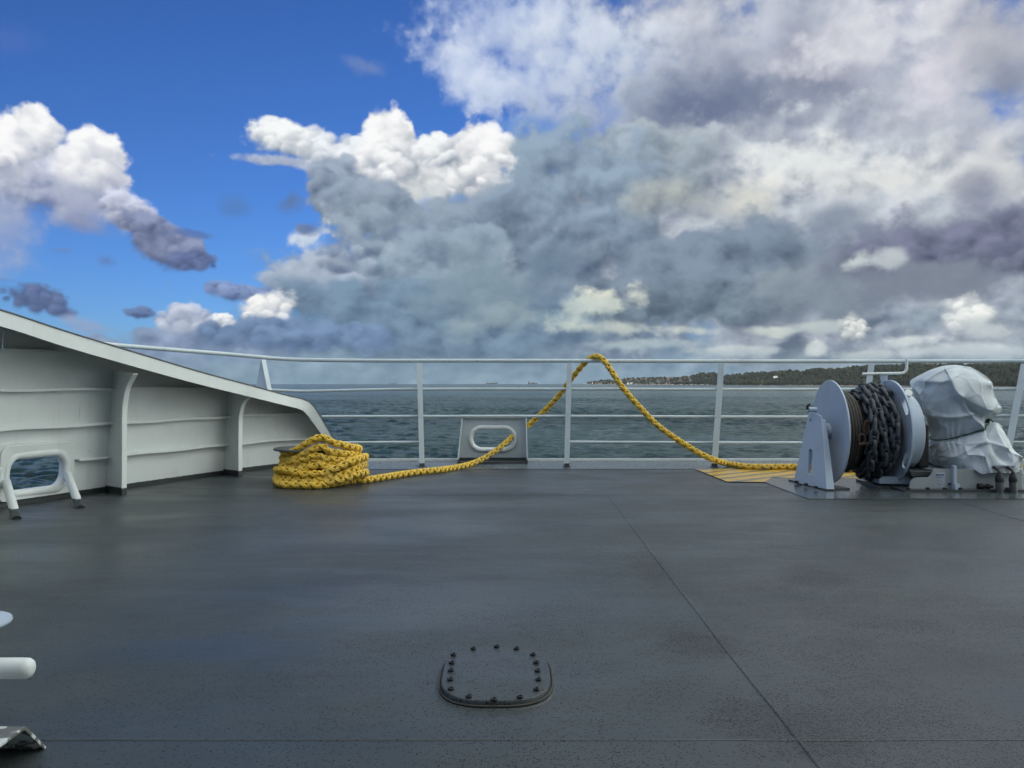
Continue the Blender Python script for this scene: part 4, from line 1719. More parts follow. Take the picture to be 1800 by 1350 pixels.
def chain_mesh(path, mb, pitch=.094, r0=.36, wob=1.0):
    p, s = resample(path, .004)
    L = s[-1]
    n = int(L / pitch)
    for k in range(n):
        sc_ = (k + .5) * pitch
        i = np.searchsorted(s, sc_)
        i = min(max(i, 12), len(p) - 13)
        c = Vector(p[i])
        t = Vector(p[i + 11] - p[i - 11]).normalized()
        rad = Vector((0, c.y - AX, c.z - AZ)).normalized()
        rad = (rad - t * rad.dot(t)).normalized()
        side = t.cross(rad)
        ang = (radians(14) if k % 2 else radians(90)) + random.uniform(-.22, .22) * wob
        y = side * cos(ang) + rad * sin(ang)
        z = t.cross(y)
        lift = .022 if k % 2 == 0 else .012
        t2 = (t + side * random.uniform(-.10, .10) * wob + rad * random.uniform(-.08, .08) * wob).normalized()
        R_ = Matrix((t2, y, z)).transposed()
        cc_ = c + rad * lift
        mb.add([R_ @ Vector(q) + cc_ for q in LV], LF)


ch_ = MB()


def wrap(x0, x1, r, turns, a0, wig=.012):
    path = []
    n = int(turns * 60)
    for k in range(n + 1):
        t = k / n
        a = a0 + 2 * pi * turns * t
        x = x0 + (x1 - x0) * t + wig * sin(a * 2.3 + x0 * 20)
        rr = r + .012 * sin(a * 1.7 + x0 * 31)
        path.append((x, AX + rr * cos(a), AZ + rr * sin(a)))
    return path


chain_mesh(wrap(3.27, 3.575, .345, 4.0, .4), ch_)
chain_mesh(wrap(3.30, 3.56, .398, 3.0, 1.9, .02), ch_)
o = ch_.build('stud_chain', M['chain'], angle=60)
tag(o, 'heavy dark stud link chain wound round the winch drum', 'chain')
# shackle joining wire and chain, hanging at the front of the drum
sh = empty('shackle', (3.25, 7.8, .42), 'rusty brown shackle joining the chain to the wire on the winch drum', 'shackle')
b = MB()
c0 = Vector(P(1516, 772, 7.79))
arc = []
for k in range(15):
    a = radians(-60 + 300 * k / 14)
    arc.append(c0 + Vector((.030 * cos(a), .012, .044 * sin(a))))
b.tube(catmull(arc, 3), .012, 10)
b.build('bow', M['chainrust'], sh)
b = MB()
b.tube([c0 + Vector((-.035, .01, -.046)), c0 + Vector((.04, .01, -.042))], .013, 10)
b.lathe([(.022, 0), (.022, .016)], 'X', c0 + Vector((.04, .01, -.042)), 6)
b.build('pin', M['chainrust'], sh)
b = MB()
c1 = Vector(P(1522, 752, 7.82))
lk = [c1 + Vector((.022 * cos(a) + .004, -.004, .062 * sin(a))) for a in [2 * pi * k / 18 for k in range(18)]]
b.tube(lk, .012, 8, closed=True)
b.build('link', M['chainrust'], sh)

# ================================================================== MOTOR COVER
def tarp_mat():
    m, nt, b = new_mat('white_pvc_cover')
    n = NB(nt)
    c = n.pos()
    col = n.mix(n.ramp(n.noise(c, 3.5, 6, .6), .45, .75), (.50, .55, .59), (.41, .455, .48))
    col = n.mix(n.math('MULTIPLY', n.ramp(n.noise(c, 9, 6, .7), .62, .74), .5), col, (.38, .38, .34))
    nt.links.new(col, b.inputs['Base Color'])
    b.inputs['Roughness'].default_value = .48
    h = n.math('ADD', n.noise(c, 14, 6, .6), n.math('MULTIPLY', n.noise(c, 90, 3, .6), .12))
    nt.links.new(n.bump(h, .4, .008), b.inputs['Normal'])
    return m


M['tarp'] = tarp_mat()


def cover():
    rows = [  # left edge px, right edge px, half depth, roundness exponent
        ((1676, 641.5), (1682, 641.5), .02, 2.0),
        ((1655, 643), (1700, 645.5), .13, 2.0),
        ((1633, 650), (1713, 653), .22, 2.1),
        ((1617, 661), (1730, 664.5), .28, 2.2),
        ((1607, 671), (1741.5, 674), .32, 2.3),
        ((1604.5, 681), (1742, 686), .335, 2.4),
        ((1605, 692), (1745, 699), .335, 2.4),
        ((1611, 707), (1749.5, 713), .325, 2.4),
        ((1619, 722), (1748, 722), .31, 2.3),
        ((1628, 741), (1743, 730), .285, 2.3),
        ((1634, 760), (1737, 735.5), .262, 2.3),
        ((1638.5, 773), (1734, 738.5), .252, 2.2),   # tie line
        ((1634, 781), (1744, 740), .285, 2.4),
        ((1630, 790), (1757, 743), .335, 2.8),
        ((1628.5, 799), (1768, 752), .37, 3.2),
        ((1627.5, 803), (1777, 768), .425, 3.6),
        ((1627.5, 810), (1783, 790), .45, 4.0),
        ((1628.5, 815), (1788, 811), .47, 4.4),
        ((1629, 819), (1792, 825), .48, 4.6),
    ]
    Yc = 8.24
    nR = 150
    nU = 360
    L_ = np.array([tuple(P(*r[0], Yc)) for r in rows])
    R_ = np.array([tuple(P(*r[1], Yc)) for r in rows])
    D_ = np.array([r[2] for r in rows])
    E_ = np.array([r[3] for r in rows])
    t = np.linspace(0, len(rows) - 1, nR)

    def ci(a):
        a = a if a.ndim > 1 else a[:, None]
        i = np.clip(np.floor(t).astype(int), 0, len(rows) - 2)
        f = (t - i)[:, None]
        p0 = a[np.clip(i - 1, 0, None)]
        p1, p2 = a[i], a[i + 1]
        p3 = a[np.clip(i + 2, None, len(rows) - 1)]
        return .5 * (2 * p1 + (p2 - p0) * f + (2 * p0 - 5 * p1 + 4 * p2 - p3) * f * f + (3 * p1 - p0 - 3 * p2 + p3) * f ** 3)
    Lc, Rc, Dc, Ec = ci(L_), ci(R_), ci(D_)[:, 0], ci(E_)[:, 0]
    C_ = (Lc + Rc) / 2
    Hx = (Rc - Lc) / 2
    u = np.linspace(0, 2 * pi, nU, endpoint=False)
    cu, su = np.cos(u), np.sin(u)
    ex = 2 / Ec[:, None]
    X = np.sign(cu)[None] * np.abs(cu)[None] ** ex
    Yv = np.sign(su)[None] * np.abs(su)[None] ** ex
    pos = C_[:, None, :] + Hx[:, None, :] * X[..., None]
    pos[..., 1] += Yv * Dc[:, None]
    # fit the outline: the nearer cloth projects further out than the ring's own ends
    for _ in range(4):
        sx_ = 900 + pos[..., 0] / pos[..., 1] * F
        lo, hi = sx_.min(1), sx_.max(1)
        tl = 900 + Lc[:, 0] / Lc[:, 1] * F
        tr = 900 + Rc[:, 0] / Rc[:, 1] * F
        dl, dr_ = (tl - lo) / F * 8.1, (tr - hi) / F * 8.1
        kx = (X + 1) / 2
        pos[..., 0] += dl[:, None] * (1 - kx) + dr_[:, None] * kx
    # creases: distance to ridges of a few random facet fields (sharp folds, flat faces between)
    nrm = np.stack([X * .8, Yv, np.zeros_like(X)], -1)
    nrm /= np.maximum(np.linalg.norm(nrm, axis=-1, keepdims=True), 1e-5)
    tt = np.repeat(t[:, None], nU, 1)
    U = np.repeat(u[None], nR, 0)
    tie = 11.0
    d_tie = np.abs(tt - tie)

    def facets(freq, seed, k=2):
        g = np.random.default_rng(seed)
        dirs = g.normal(size=(k * 40, 3))
        pts = g.uniform((4.0, 7.7, -.1), (4.75, 8.9, 1.3), (freq, 3))
        f = np.full(pos.shape[:2], 1e9)
        f2 = np.full(pos.shape[:2], 1e9)
        for q in pts:
            d = np.linalg.norm((pos - q) * np.array([1.0, .9, .75]), axis=-1)
            f2 = np.minimum(f2, np.maximum(f, d))
            f = np.minimum(f, d)
        return f2 - f
    fac1 = facets(34, 3)
    fac2 = facets(90, 9)
    amp = np.clip(d_tie / 2.5, .25, 1)
    disp = (.036 * np.exp(-fac1 / .022) - .008) * amp + (.007 * np.exp(-fac2 / .018)) * amp
    disp += .014 * np.sin(pos[..., 0] * 13 + pos[..., 2] * 7 + 2 * np.sin(pos[..., 2] * 9)) * amp
    # gathers running into the tie, sharper close to it
    ga = np.exp(-d_tie / 1.5)
    gath = np.abs(np.sin(U * 8 + 2.6 * np.sin(U * 3 + 1) + .5 * tt)) ** 1.6 * (.5 + .5 * np.sin(U * 2.3 + 4))
    disp += -.030 * ga * gath + .006 * ga
    # the large folds of the photograph: ridge lines given in pixels
    scr_x = 900 + pos[..., 0] / pos[..., 1] * F
    scr_y = Y0 - (pos[..., 2] - EYE) / pos[..., 1] * F
    front = Yv < .1

    def fold(pts, a, w, asym=0.0):
        nonlocal disp
        best = np.full(scr_x.shape, 1e9)
        sgn = np.zeros_like(best)
        for (x0, y0), (x1, y1) in zip(pts, pts[1:]):
            dx, dy = x1 - x0, y1 - y0
            l2 = dx * dx + dy * dy
            k = np.clip(((scr_x - x0) * dx + (scr_y - y0) * dy) / l2, 0, 1)
            qx, qy = scr_x - (x0 + k * dx), scr_y - (y0 + k * dy)
            d = np.hypot(qx, qy)
            s_ = np.sign(qx * dy - qy * dx)
            m_ = d < best
            best = np.where(m_, d, best)
            sgn = np.where(m_, s_, sgn)
        ww = np.where(sgn > 0, w * (1 + asym), w * (1 - asym))
        disp = disp + np.where(front, a * np.exp(-(best / ww) ** 1.25), 0)
    fold([(1671, 669), (1682, 692), (1702, 706), (1735, 724)], .060, 10, .5)        # long diagonal fold
    fold([(1686, 699), (1700, 720), (1712, 742)], .045, 7, .4)
    fold([(1694, 702), (1712, 722), (1724, 728)], -.050, 8)
    fold([(1632, 671), (1660, 671), (1672, 666)], .030, 8, .4)
    fold([(1619, 684), (1634, 676)], -.03, 8)
    fold([(1638, 720), (1655, 745), (1662, 750)], .03, 8)
    fold([(1718, 750), (1728, 772), (1745, 800), (1757, 817)], .065, 10, -.4)       # lower fold to the hem
    fold([(1757, 817), (1778, 818), (1784, 800)], .05, 7)
    fold([(1652, 770), (1650, 800), (1662, 810), (1690, 798), (1718, 780)], .035, 8, .3)
    fold([(1735, 768), (1750, 795), (1772, 812)], -.045, 9)
    fold([(1750, 755), (1765, 785), (1775, 812)], .03, 5)
    disp *= np.clip((tt - .0) / 1.5, 0, 1)
    pos = pos + nrm * disp[..., None]
    # wavy hem
    k = np.clip((tt - 16) / 2, 0, 1)
    pos[..., 2] += k * (.012 * np.sin(U * 5 + 1) + .008 * np.sin(U * 11))
    pos[..., 2] = np.maximum(pos[..., 2], .06)
    V = pos.reshape(-1, 3)
    i = np.arange(nR - 1)[:, None] * nU
    j = np.arange(nU)[None]
    l = (j + 1) % nU
    Q = np.stack([i + j, i + nU + j, i + nU + l, i + l], -1).reshape(-1, 4)
    o = np_mesh('motor_cover', V, Q, M['tarp'])
    sm = o.modifiers.new('thickness', 'SOLIDIFY')
    sm.thickness = .004
    tag(o, 'crumpled white tarpaulin tied with green cord over the winch motor', 'tarpaulin')
    # cord round the tie, following the cloth
    r = int(round(tie / (len(rows) - 1) * (nR - 1)))
    ringp = pos[r]
    nn = nrm[r]
    pts = ringp + nn * .010
    ker = 9
    pts = np.stack([np.convolve(np.r_[pts[-ker:, k], pts[:, k], pts[:ker, k]], np.ones(ker) / ker, 'same')[ker:-ker] for k in range(3)], 1)
    pts += nn * .010
    b = MB()
    b.tube([tuple(p) for p in pts[::3]], .0065, 6, closed=True)
    # knot and loose ends
    kq = P(1735, 739.5, 8.02)
    for s_ in range(3):
        loop = [kq + Vector((.018 * cos(a + s_), .014 * sin(a * 2 + s_), .016 * sin(a + s_ * 2))) for a in [2 * pi * q / 12 for q in range(12)]]
        b.tube(loop, .0065, 6, closed=True)
    b.tube(catmull([kq, kq + Vector((.03, -.01, .01)), kq + Vector((.045, -.02, -.015))], 4), .0055, 6)
    c = b.build('tie_cord', M['green'], o)
    return o


cover()

# ================================================================== MANHOLE
mh = empty('manhole_cover', (-.05, 2.9, 0), 'oval grey manhole cover with a ring of dark bolts in the deck foreground', 'manhole cover')
cx, cy, hw, hh = -.0535, 2.885, .181, .268


def mloop(k=0.0, z=0.0, n=72):
    """oval with straight sides, as in the photograph"""
    pts = []
    for i in range(n):
        a = 2 * pi * i / n
        c, s_ = cos(a), sin(a)
        e = 2.9
        r = (abs(c) ** e + abs(s_) ** e) ** (-1 / e)
        pts.append((cx + (hw + k) * r * c, cy + (hh + k) * r * s_, z))
    return pts


b = MB()
layers = [mloop(.020, -.002), mloop(.015, .003), mloop(.003, .004), mloop(0, .0195), mloop(-.0025, .0225)]
n = 72
vs = [p for l in layers for p in l]
fs = [(i * n + k, i * n + (k + 1) % n, (i + 1) * n + (k + 1) % n, (i + 1) * n + k) for i in range(4) for k in range(n)]
fs.append(tuple(4 * n + k for k in range(n)))
b.add(vs, fs)
b.build('lid', M['deck'], mh, angle=18)
px = [(797, 1152.5), (794, 1166.5), (792.5, 1180), (791.5, 1196), (792.5, 1212.5), (832, 1141.5), (873, 1138), (908, 1141.5), (937, 1152), (943, 1166),
      (945, 1180.5), (946.5, 1196), (943, 1213.5), (824, 1226), (868, 1231.5), (914, 1227)]
for x, y in px:
    g = G(x, y, .023)
    q = MB()
    q.lathe([(.0100, 0), (.0105, .002), (.0105, .006), (.009, .0075)], 'Z', g, 6)
    q.lathe([(.005, .007), (.005, .011)], 'Z', (g.x + .002, g.y, g.z), 8)
    q.build('bolt', M['black'], mh)
# rusty sealing line round the lid
b = MB()
b.tube([(x, y, .0075) for x, y, z in mloop(.007)], .0035, 6, closed=True)
b.build('seal', simple_mat('rusty_seal', (.050, .045, .038), .7, .6, 9, color2=(.016, .015, .014)), mh)

# ================================================================== FITTING AT THE LEFT EDGE
fm = empty('deck_fitting', (-1.75, 2.15, 0), 'white painted deck fitting with a round bar and a chipped angle foot', 'deck fitting')
b = MB()
yb, zb = 2.2, .262
xe = (56 - 900) / F * yb
b.lathe([(.012, xe + .004), (.021, xe - .001), (.026, xe - .010), (.0265, xe - .02), (.0265, xe - .75)][::-1], 'X', (0, yb, zb), 28)
b.build('bar', M['white'], fm, angle=60)
b = MB()
b.lathe([(.085, .356), (.102, .359), (.104, .364), (.102, .370), (.05, .373)], 'Z', (-1.436, 2.25, 0), 40)
b.build('disc_top', M['winch'], fm)
b = MB()
b.lathe([(.05, .0), (.05, .36)], 'Z', (-1.50, 2.25, 0), 24)
b.build('spindle', M['white'], fm)


def chipped():
    m, nt, bs = new_mat('chipped_white_paint')
    n_ = NB(nt)
    c = n_.pos()
    e = n_.ramp(n_.noise(c, 13, 7, .65, .6), .46, .50)
    col = n_.mix(e, (.60, .64, .63), (.13, .135, .13))
    nt.links.new(col, bs.inputs['Base Color'])
    bs.inputs['Roughness'].default_value = .5
    nt.links.new(n_.bump(e, .6, -.004), bs.inputs['Normal'])
    return m


b = MB()
xr = -1.272
prof = [(2.335, 0.0), (2.240, .094), (2.228, .101), (1.85, .101), (1.85, .091), (2.224, .091), (2.232, .087), (2.322, 0.0)]
b.prism([(xr, y, z) for y, z in prof], (-.62, 0, 0))
b.build('angle_foot', chipped(), fm, smooth=False, bevel=.002)
b = MB()
b.box(-1.86, -1.80, 1.86, 2.30, 0, .30)
b.build('support', M['white'], fm, smooth=False, bevel=.004)

# ================================================================== SUPERSTRUCTURE BEHIND THE CAMERA
sup = empty('superstructure', (2, -2.2, 0), 'white front wall of the ship superstructure with a row of windows, behind the viewpoint', 'superstructure')
b = MB()
b.box(-7.4, 14.4, -13, -2.2, 0.002, 7.4)
b.box(-9.5, 16.5, -5.0, -1.6, 7.4, 7.6)
b.build('wall', M['white'], sup, smooth=False)
glass = simple_mat('dark_glass', (.02, .025, .03), .08, .1, bump=0)
for x in range(-6, 14, 2):
    w = MB()
    w.box(x, x + 1.3, -2.2, -2.17, 1.4, 2.5)
    w.build('window', glass, sup, smooth=False)
for x in range(-6, 14, 2):
    w = MB()
    w.box(x, x + 1.5, -2.2, -2.17, 5.4, 6.8)
    w.build('window', glass, sup, smooth=False)

# ================================================================== SEA
def sea_mat():
    m, nt, b = new_mat('sea_water')
    n = NB(nt)
    c = n.pos()
    big = n.noise(n.coord('Object', (.004, .012, 1)), 1.0, 5, .6)
    col = n.mix(n.ramp(big, .35, .7), (.005, .028, .030), (.014, .050, .048))
    foam = n.ramp(n.noise(n.coord('Object', (.35, .9, 1)), 1.0, 8, .72, .4), .735, .76)
    fade = n.ramp(n.noise(n.coord('Object', (.02, .05, 1)), 1.0, 4, .6), .45, .65)
    foam = n.math('MULTIPLY', foam, fade)
    col = n.mix(n.math('MULTIPLY', foam, .6), col, (.55, .6, .6))
    nt.links.new(col, b.inputs['Base Color'])
    b.inputs['IOR'].default_value = 1.33
    b.inputs['Roughness'].default_value = .16
    h = n.noise(n.coord('Object', (.030, .060, 1)), 1.0, 11, .60, .5)
    nt.links.new(n.bump(h, 1.0, 10.0), b.inputs['Normal'])
    return m


M['sea'] = sea_mat()


def sea():
    R0, R1 = 40.0, 7300.0
    g = .0036
    nr = int(math.log(R1 / R0) / g)
    r = R0 * np.exp(np.linspace(0, math.log(R1 / R0), nr))
    ang = np.concatenate([np.linspace(-180, -40, 40)[:-1], np.linspace(-40, 40, 640), np.linspace(40, 180, 40)[1:]])
    A_, R_ = np.meshgrid(np.radians(ang), r)
    X, Y = R_ * np.sin(A_), R_ * np.cos(A_)
    Z = np.zeros_like(X)
    dr = R_ * g
    gr = np.random.default_rng(5)
    for k in range(70):
        lam = 1.2 * (12.0 / 1.2) ** (gr.random())
        th = math.radians(100 + gr.normal() * 38)
        kk = 2 * pi / lam
        a = .0105 * lam ** .95 * (.6 + .8 * gr.random()) * 1.5
        ph = gr.random() * 2 * pi
        w = np.clip((lam / np.maximum(dr, 1e-6) - 2.0) / 2.0, 0, 1)
        s = np.sin(kk * (X * math.cos(th) + Y * math.sin(th)) + ph)
        Z += a * w * (s + .25 * s * s)
    grp = .75 + .5 * np.sin(X * .013 + 1) * np.sin(Y * .017 + X * .006)
    Z = Z * grp
    Z[:, :39] *= np.linspace(0, 1, 39)[None]
    Z[:, -39:] *= np.linspace(1, 0, 39)[None]
    V = np.stack([X, Y, Z + SEA], -1).reshape(-1, 3)
    na = len(ang)
    i = np.arange(nr - 1)[:, None] * na
    j = np.arange(na - 1)[None]
    Q = np.stack([i + j, i + j + 1, i + na + j + 1, i + na + j], -1).reshape(-1, 4)
    o = np_mesh('sea', V, Q, M['sea'])
    tag(o, kind='structure')
    # flat water below the ship, inside the ring
    mb = MB()
    n = 48
    mb.add([(0, 0, SEA - .3)] + [(45 * cos(2 * pi * k / n), 45 * sin(2 * pi * k / n), SEA - .3) for k in range(n)],
           [(0, 1 + k, 1 + (k + 1) % n) for k in range(n)])
    o = mb.build('water', M['sea'], smooth=False)
    tag(o, kind='structure')


sea()

# ================================================================== HEADLAND
SHORE = [(1026, 675.05), (1100, 675.5), (1256, 676.5), (1400, 677.2), (1500, 677.7), (1600, 678.3), (1700, 679.0), (1800, 679.7), (1950, 681), (2250, 684)]
TOPS = [(1026, 674.8), (1043, 671.5), (1060, 669.2), (1085, 668.6), (1104, 666), (1112, 663.5), (1135, 663.2), (1165, 662.5), (1200, 661.5), (1215, 659), (1228, 656), (1255, 655), (1271, 660),
        (1300, 658.5), (1322, 655.5), (1345, 655), (1363, 653.5), (1389, 650), (1400, 652.5), (1412, 652.5), (1435, 647.5), (1455, 649.5), (1485, 646.5), (1505, 645), (1520, 642.5), (1545, 642), (1567, 640.5),
        (1620, 639.5), (1700, 640), (1800, 639.5), (1950, 637), (2250, 640)]


def ip(tab, x):
    return float(np.interp(x, [p[0] for p in tab], [p[1] for p in tab]))


def shore_dist(px):
    return (EYE - SEA) * F / (ip(SHORE, px) - Y0)


def land_mat():
    m, nt, b = new_mat('land_ground')
    n = NB(nt)
    c = n.pos()
    z = n.math('ADD', n.sep(c)[2], n.math('MULTIPLY', n.math('SUBTRACT', n.noise(c, .02, 4, .6), .5), 5.0))
    green = n.mix(n.ramp(n.noise(c, .01, 5, .6), .4, .7), (.018, .026, .014), (.035, .042, .018))
    col = n.mix(n.ramp(z, SEA + 2.2, SEA + 4.6), (.27, .20, .13), green)
    nt.links.new(col, b.inputs['Base Color'])
    b.inputs['Roughness'].default_value = .9
    return m


def land_h(px, t):
    """height over the sea at photograph column px and depth fraction t (0 shore, 1 back)"""
    D = shore_dist(px) + 320
    ht = (EYE - SEA) + (Y0 - ip(TOPS, px)) / F * D - 13 * min(1, (px - 1026) / 150)
    ht = max(ht, .8)
    k = max(0, (t - .02)) / .6
    k = min(1, k)
    k = k ** .8
    return 1.2 * min(1, t / .02) + ht * (k * k * (3 - 2 * k)) * .97


def land_pt(px, t):
    D = shore_dist(px) + t * 640
    x, y = (px - 900) / F, 1.0
    return Vector((x * D, y * D, SEA - .4 + land_h(px, t)))


mb = MB()
cols = list(range(1026, 2252, 6))
nt_ = 26
vs = [land_pt(px, (j / (nt_ - 1)) ** 1.6) for px in cols for j in range(nt_)]
fs = [(i * nt_ + j, (i + 1) * nt_ + j, (i + 1) * nt_ + j + 1, i * nt_ + j + 1) for i in range(len(cols) - 1) for j in range(nt_ - 1)]
mb.add(vs, fs)
o = mb.build('hills', land_mat())
tag(o, kind='structure')


def wood_mat():
    m, nt, b = new_mat('woodland_foliage')
    n = NB(nt)
    at = n.N.new('ShaderNodeAttribute')
    at.attribute_name = 'crown'
    s = n.sep(at.outputs['Vector'])
    c = n.pos()
    col = n.mix(s[0], (.008, .012, .008), (.022, .028, .012))
    col = n.mix(n.ramp(s[1], .90, 1.0), col, (.075, .072, .020))
    col = n.mix(n.math('MULTIPLY', n.ramp(s[2], .92, 1.0), .5), col, (.06, .038, .02))
    col = n.mix(n.math('MULTIPLY', n.ramp(n.noise(c, .16, 5, .7), .45, .7), .7), col, (.006, .011, .006))
    nt.links.new(col, b.inputs['Base Color'])
    b.inputs['Roughness'].default_value = .9
    b.inputs['Specular IOR Level'].default_value = .15
    return m


def wood():
    g = np.random.default_rng(21)
    bm = bmesh.new()
    bmesh.ops.create_icosphere(bm, subdivisions=2, radius=1)
    bv = np.array([tuple(v.co) for v in bm.verts])
    bf = np.array([[v.index for v in f.verts] for f in bm.faces])
    bm.free()
    V, Q, A_ = [], [], []
    nv = 0

    def crown(p, r, h, a):
        nonlocal nv
        k = bv.copy()
        ph = g.random(3) * 6
        w = 1 + .20 * np.sin(k[:, 0] * 5 + ph[0]) * np.sin(k[:, 2] * 6 + ph[1]) + .16 * np.sin(k[:, 1] * 8 + ph[2]) + g.normal(0, .09, len(k))
        k = k * w[:, None] * np.array([r, r, h])
        V.append(k + np.array([p.x, p.y, p.z + h * .8]))
        Q.append(bf + nv)
        A_.append(np.repeat(np.array(a)[None], len(k), 0))
        nv += len(k)
    n = 6200
    for i in range(n):
        u = g.random()
        px = 1034 + (2240 - 1034) * u ** 1.0
        t = g.random() ** 1.35 * .85 + .012
        town = 1.0 if px < 1205 else (0.35 if px < 1240 else 0.0)
        if town and g.random() < .52 * town:
            continue
        if px < 1060 and g.random() < .5:
            continue
        if px > 1380 and t < .03:
            t += .03
        p = land_pt(px, t)
        sz = 5.5 + g.random() ** 1.6 * 9.5
        if px < 1230:
            sz *= .72
        if t > .45:
            sz *= .8
        clump = .5 + .5 * math.sin(px * .045 + 2.0 * math.sin(px * .013) + t * 9)
        a = (min(1, max(0, .12 + .55 * clump * g.random() + .25 * g.random() * t * 2)), min(1, g.random() * .80 + .20 * clump * (1 if g.random() < .5 else .2)), g.random() * (.99 if px < 1450 else .93))
        crown(p, sz, sz * (.75 + .5 * g.random()), a)
    o = np_mesh('woodland', np.concatenate(V), np.concatenate(Q), wood_mat(), smooth=False)
    a = o.data.attributes.new('crown', 'FLOAT_VECTOR', 'POINT')
    a.data.foreach_set('vector', np.concatenate(A_).astype(np.float32).ravel())
    tag(o, 'dark autumn woodland covering the far headland', 'woodland', kind='stuff')


wood()

# houses of the town on the point: one of each kind, then copies
wallc = {'red': simple_mat('brick_wall', (.12, .062, .045), .8, .3, .3, bump=0), 'pale': simple_mat('pale_wall', (.20, .20, .18), .8, .2, .3, bump=0),
         'white': simple_mat('white_wall', (.52, .53, .52), .7, .1, .3, bump=0), 'grey': simple_mat('grey_wall', (.13, .14, .15), .8, .2, .3, bump=0)}
roofm = simple_mat('slate_roof', (.07, .072, .08), .8, .3, .5, bump=0)
tile = simple_mat('tile_roof', (.10, .055, .042), .8, .3, .5, bump=0)


def make_house(kind, w, d, h, rh, roof, label, group):
    e = bpy.data.objects.new('house', None)
    COL.objects.link(e)
    tag(e, label, 'house', group)
    m = MB()
    m.box(-w, w, -d, d, -3, h)
    me = m.build('wall', wallc[kind], e, smooth=False)
    r_ = MB()
    r_.add([(-w - .4, -d - .4, h + .02), (w + .4, -d - .4, h + .02), (w + .4, d + .4, h + .02), (-w - .4, d + .4, h + .02), (-w + 1, 0, h + rh), (w - 1, 0, h + rh)],
           [(0, 1, 5, 4), (2, 3, 4, 5), (1, 2, 5), (3, 0, 4), (3, 2, 1, 0)])
    r_.build('roof', roof, e, smooth=False)
    return e


def copy_tree(o, parent=None):
    c = o.copy()
    COL.objects.link(c)
    if parent:
        c.parent = parent
    for k in list(o.children):
        copy_tree(k, c)
    return c


g = np.random.default_rng(4)
protos = [make_house('red', 7, 5, 7, 5, tile, 'red brick house with a tiled roof among the trees on the far headland', 'red brick houses on the headland'),
          make_house('grey', 9, 5, 9, 4, roofm, 'grey slate roofed house among the trees on the far headland', 'grey houses on the headland'),
          make_house('pale', 6, 5, 6, 4, roofm, 'pale rendered house among the trees on the far headland', 'pale houses on the headland')]
used = [False] * 3
for i in range(58):
    px = 1046 + 170 * g.random()
    t = .03 + .5 * g.random()
    k = int(g.choice([0, 0, 1, 1, 2]))
    if used[k]:
        o = copy_tree(protos[k])
    else:
        o = protos[k]
        used[k] = True
    o.location = land_pt(px, t)
    o.rotation_euler = (0, 0, g.random() * 3)
    o.scale = (1, 1, .8 + .6 * g.random())
# white buildings one can tell apart
for (px, py, w, h, lab) in ((1043, 672.5, 12, 9, 'white building near the tip of the far headland'),
                            (1111, 672.6, 14, 6, 'bright white waterfront building beneath the rope on the far shore'),
                            (1104, 673.0, 8, 6, 'red roofed building just left of the bright white one on the far shore'),
                            (1363, 662.3, 11, 8, 'lone white house amid dark trees halfway up the headland'),
                            (1640, 641, 22, 8, 'long white house on the ridge top behind the guard rail')):
    e = make_house('white', w, 5, h, 4, tile if 'red' in lab else roofm, lab, None)
    D = shore_dist(px) + (15 if py > 670 else (120 if px < 1500 else 430))
    e.location = P(px, py + 1.5, D)
    e.rotation_euler = (0, 0, -.1)
# small beach huts at the waterline
hut = None
for k, px in enumerate((1158, 1182, 1197, 1215, 1236, 1244, 1232)):
    if hut is None:
        hut = make_house('white', 5.0, 3, 3.0, 1.5, roofm, 'small white beach hut at the waterline below the dark trees', 'beach huts along the far shore')
        for c_ in hut.children:
            pass
        hut.name = 'beach_hut'
        hut['category'] = 'beach hut'
        e = hut
    else:
        e = copy_tree(hut)
    e.location = land_pt(px, .004) + Vector((0, -4, 0))

# ================================================================== SHIPS ON THE HORIZON
shipm = simple_mat('dark_ship_paint', (.035, .045, .055), .7, .2, .1, bump=0)
shipw = simple_mat('pale_ship_paint', (.22, .25, .27), .7, .2, .1, bump=0)


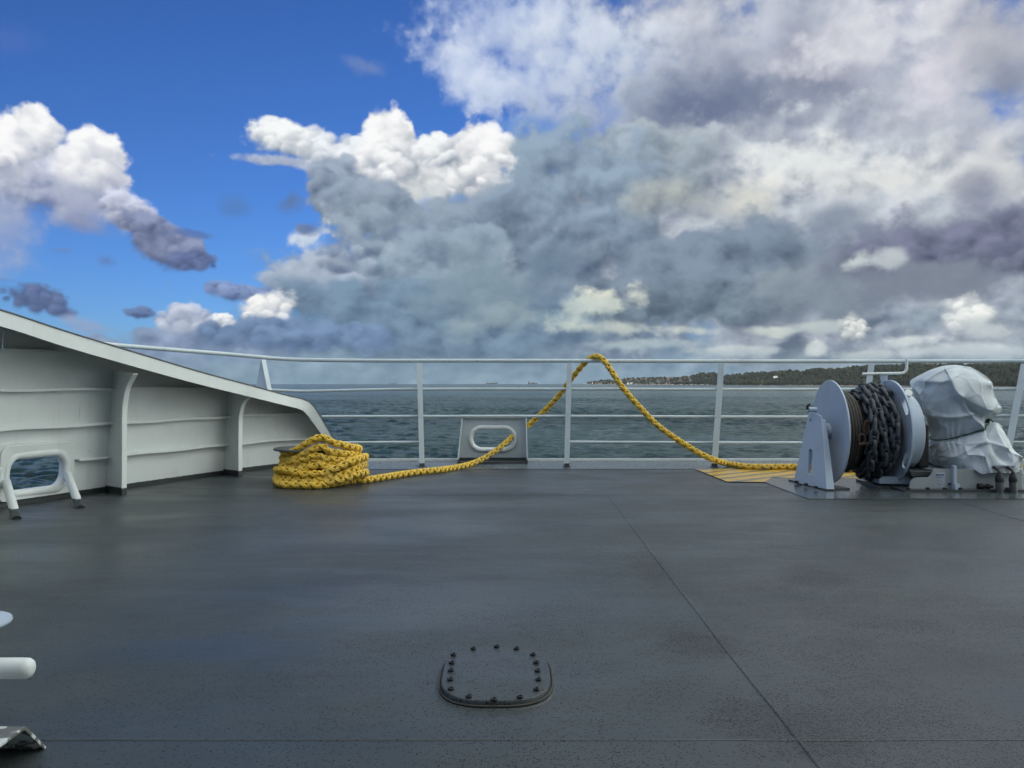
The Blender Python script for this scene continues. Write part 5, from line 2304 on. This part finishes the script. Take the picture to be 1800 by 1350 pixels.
def ship(px0, px1, D, hull_h, bridge_h, label, deckload=False):
    x0, x1 = (px0 - 900) / F * D, (px1 - 900) / F * D
    z0 = SEA
    e = empty('cargo_ship', ((x0 + x1) / 2, D, SEA), label, 'ship')
    L_ = x1 - x0
    m = MB()
    prof = [(x0, z0 + hull_h), (x0 + .02 * L_, z0 - 1), (x1 - .05 * L_, z0 - 1), (x1, z0 + hull_h * 1.35), (x1 - .09 * L_, z0 + hull_h * 1.3), (x1 - .10 * L_, z0 + hull_h)]
    m.prism([(x, D, z) for x, z in prof], (0, 14, 0))
    m.build('hull', shipm, e, smooth=False)
    m = MB()
    m.box(x0 + .03 * L_, x0 + .15 * L_, D + 1, D + 13, z0 + hull_h + .01, z0 + hull_h + bridge_h)
    m.box(x0 + .05 * L_, x0 + .19 * L_, D - 1, D + 15, z0 + hull_h + bridge_h * .8, z0 + hull_h + bridge_h * .95)
    m.build('bridge', shipw if not deckload else shipm, e, smooth=False)
    m = MB()
    m.box(x0 + .06 * L_, x0 + .09 * L_, D + 5, D + 8, z0 + hull_h + bridge_h + .01, z0 + hull_h + bridge_h * 1.6)
    m.build('funnel', shipm, e, smooth=False)
    if deckload:
        m = MB()
        m.box(x0 + .42 * L_, x0 + .66 * L_, D + 2, D + 12, z0 + hull_h + .01, z0 + hull_h + 6)
        m.build('deck_cargo', simple_mat('rusty_cargo', (.10, .05, .04), .8, .3, .1, bump=0), e, smooth=False)


ship(854, 875.5, 6900, 9, 9, 'long low dark cargo ship on the horizon, the left of the two clear ones')
ship(928, 945, 6900, 8, 12, 'shorter dark cargo ship with a tall bridge on the horizon, nearer the coast', True)
ship(683, 698, 7050, 4.5, 3, 'faint tiny ship on the horizon far left beside a rail post')

# ================================================================== AIR
hm = bpy.data.materials.new('haze')
hm.use_nodes = True
hn = hm.node_tree
hn.nodes.clear()
ho = hn.nodes.new('ShaderNodeOutputMaterial')
hv = hn.nodes.new('ShaderNodeVolumePrincipled')
hv.inputs['Color'].default_value = (.80, .88, .95, 1)
hv.inputs['Density'].default_value = 0.000013
hn.links.new(hv.outputs[0], ho.inputs['Volume'])
b = MB()
b.box(-7600, 7600, -7600, 7600, SEA - 3.5, 190)
o = b.build('haze', hm, smooth=False)
tag(o, kind='stuff')
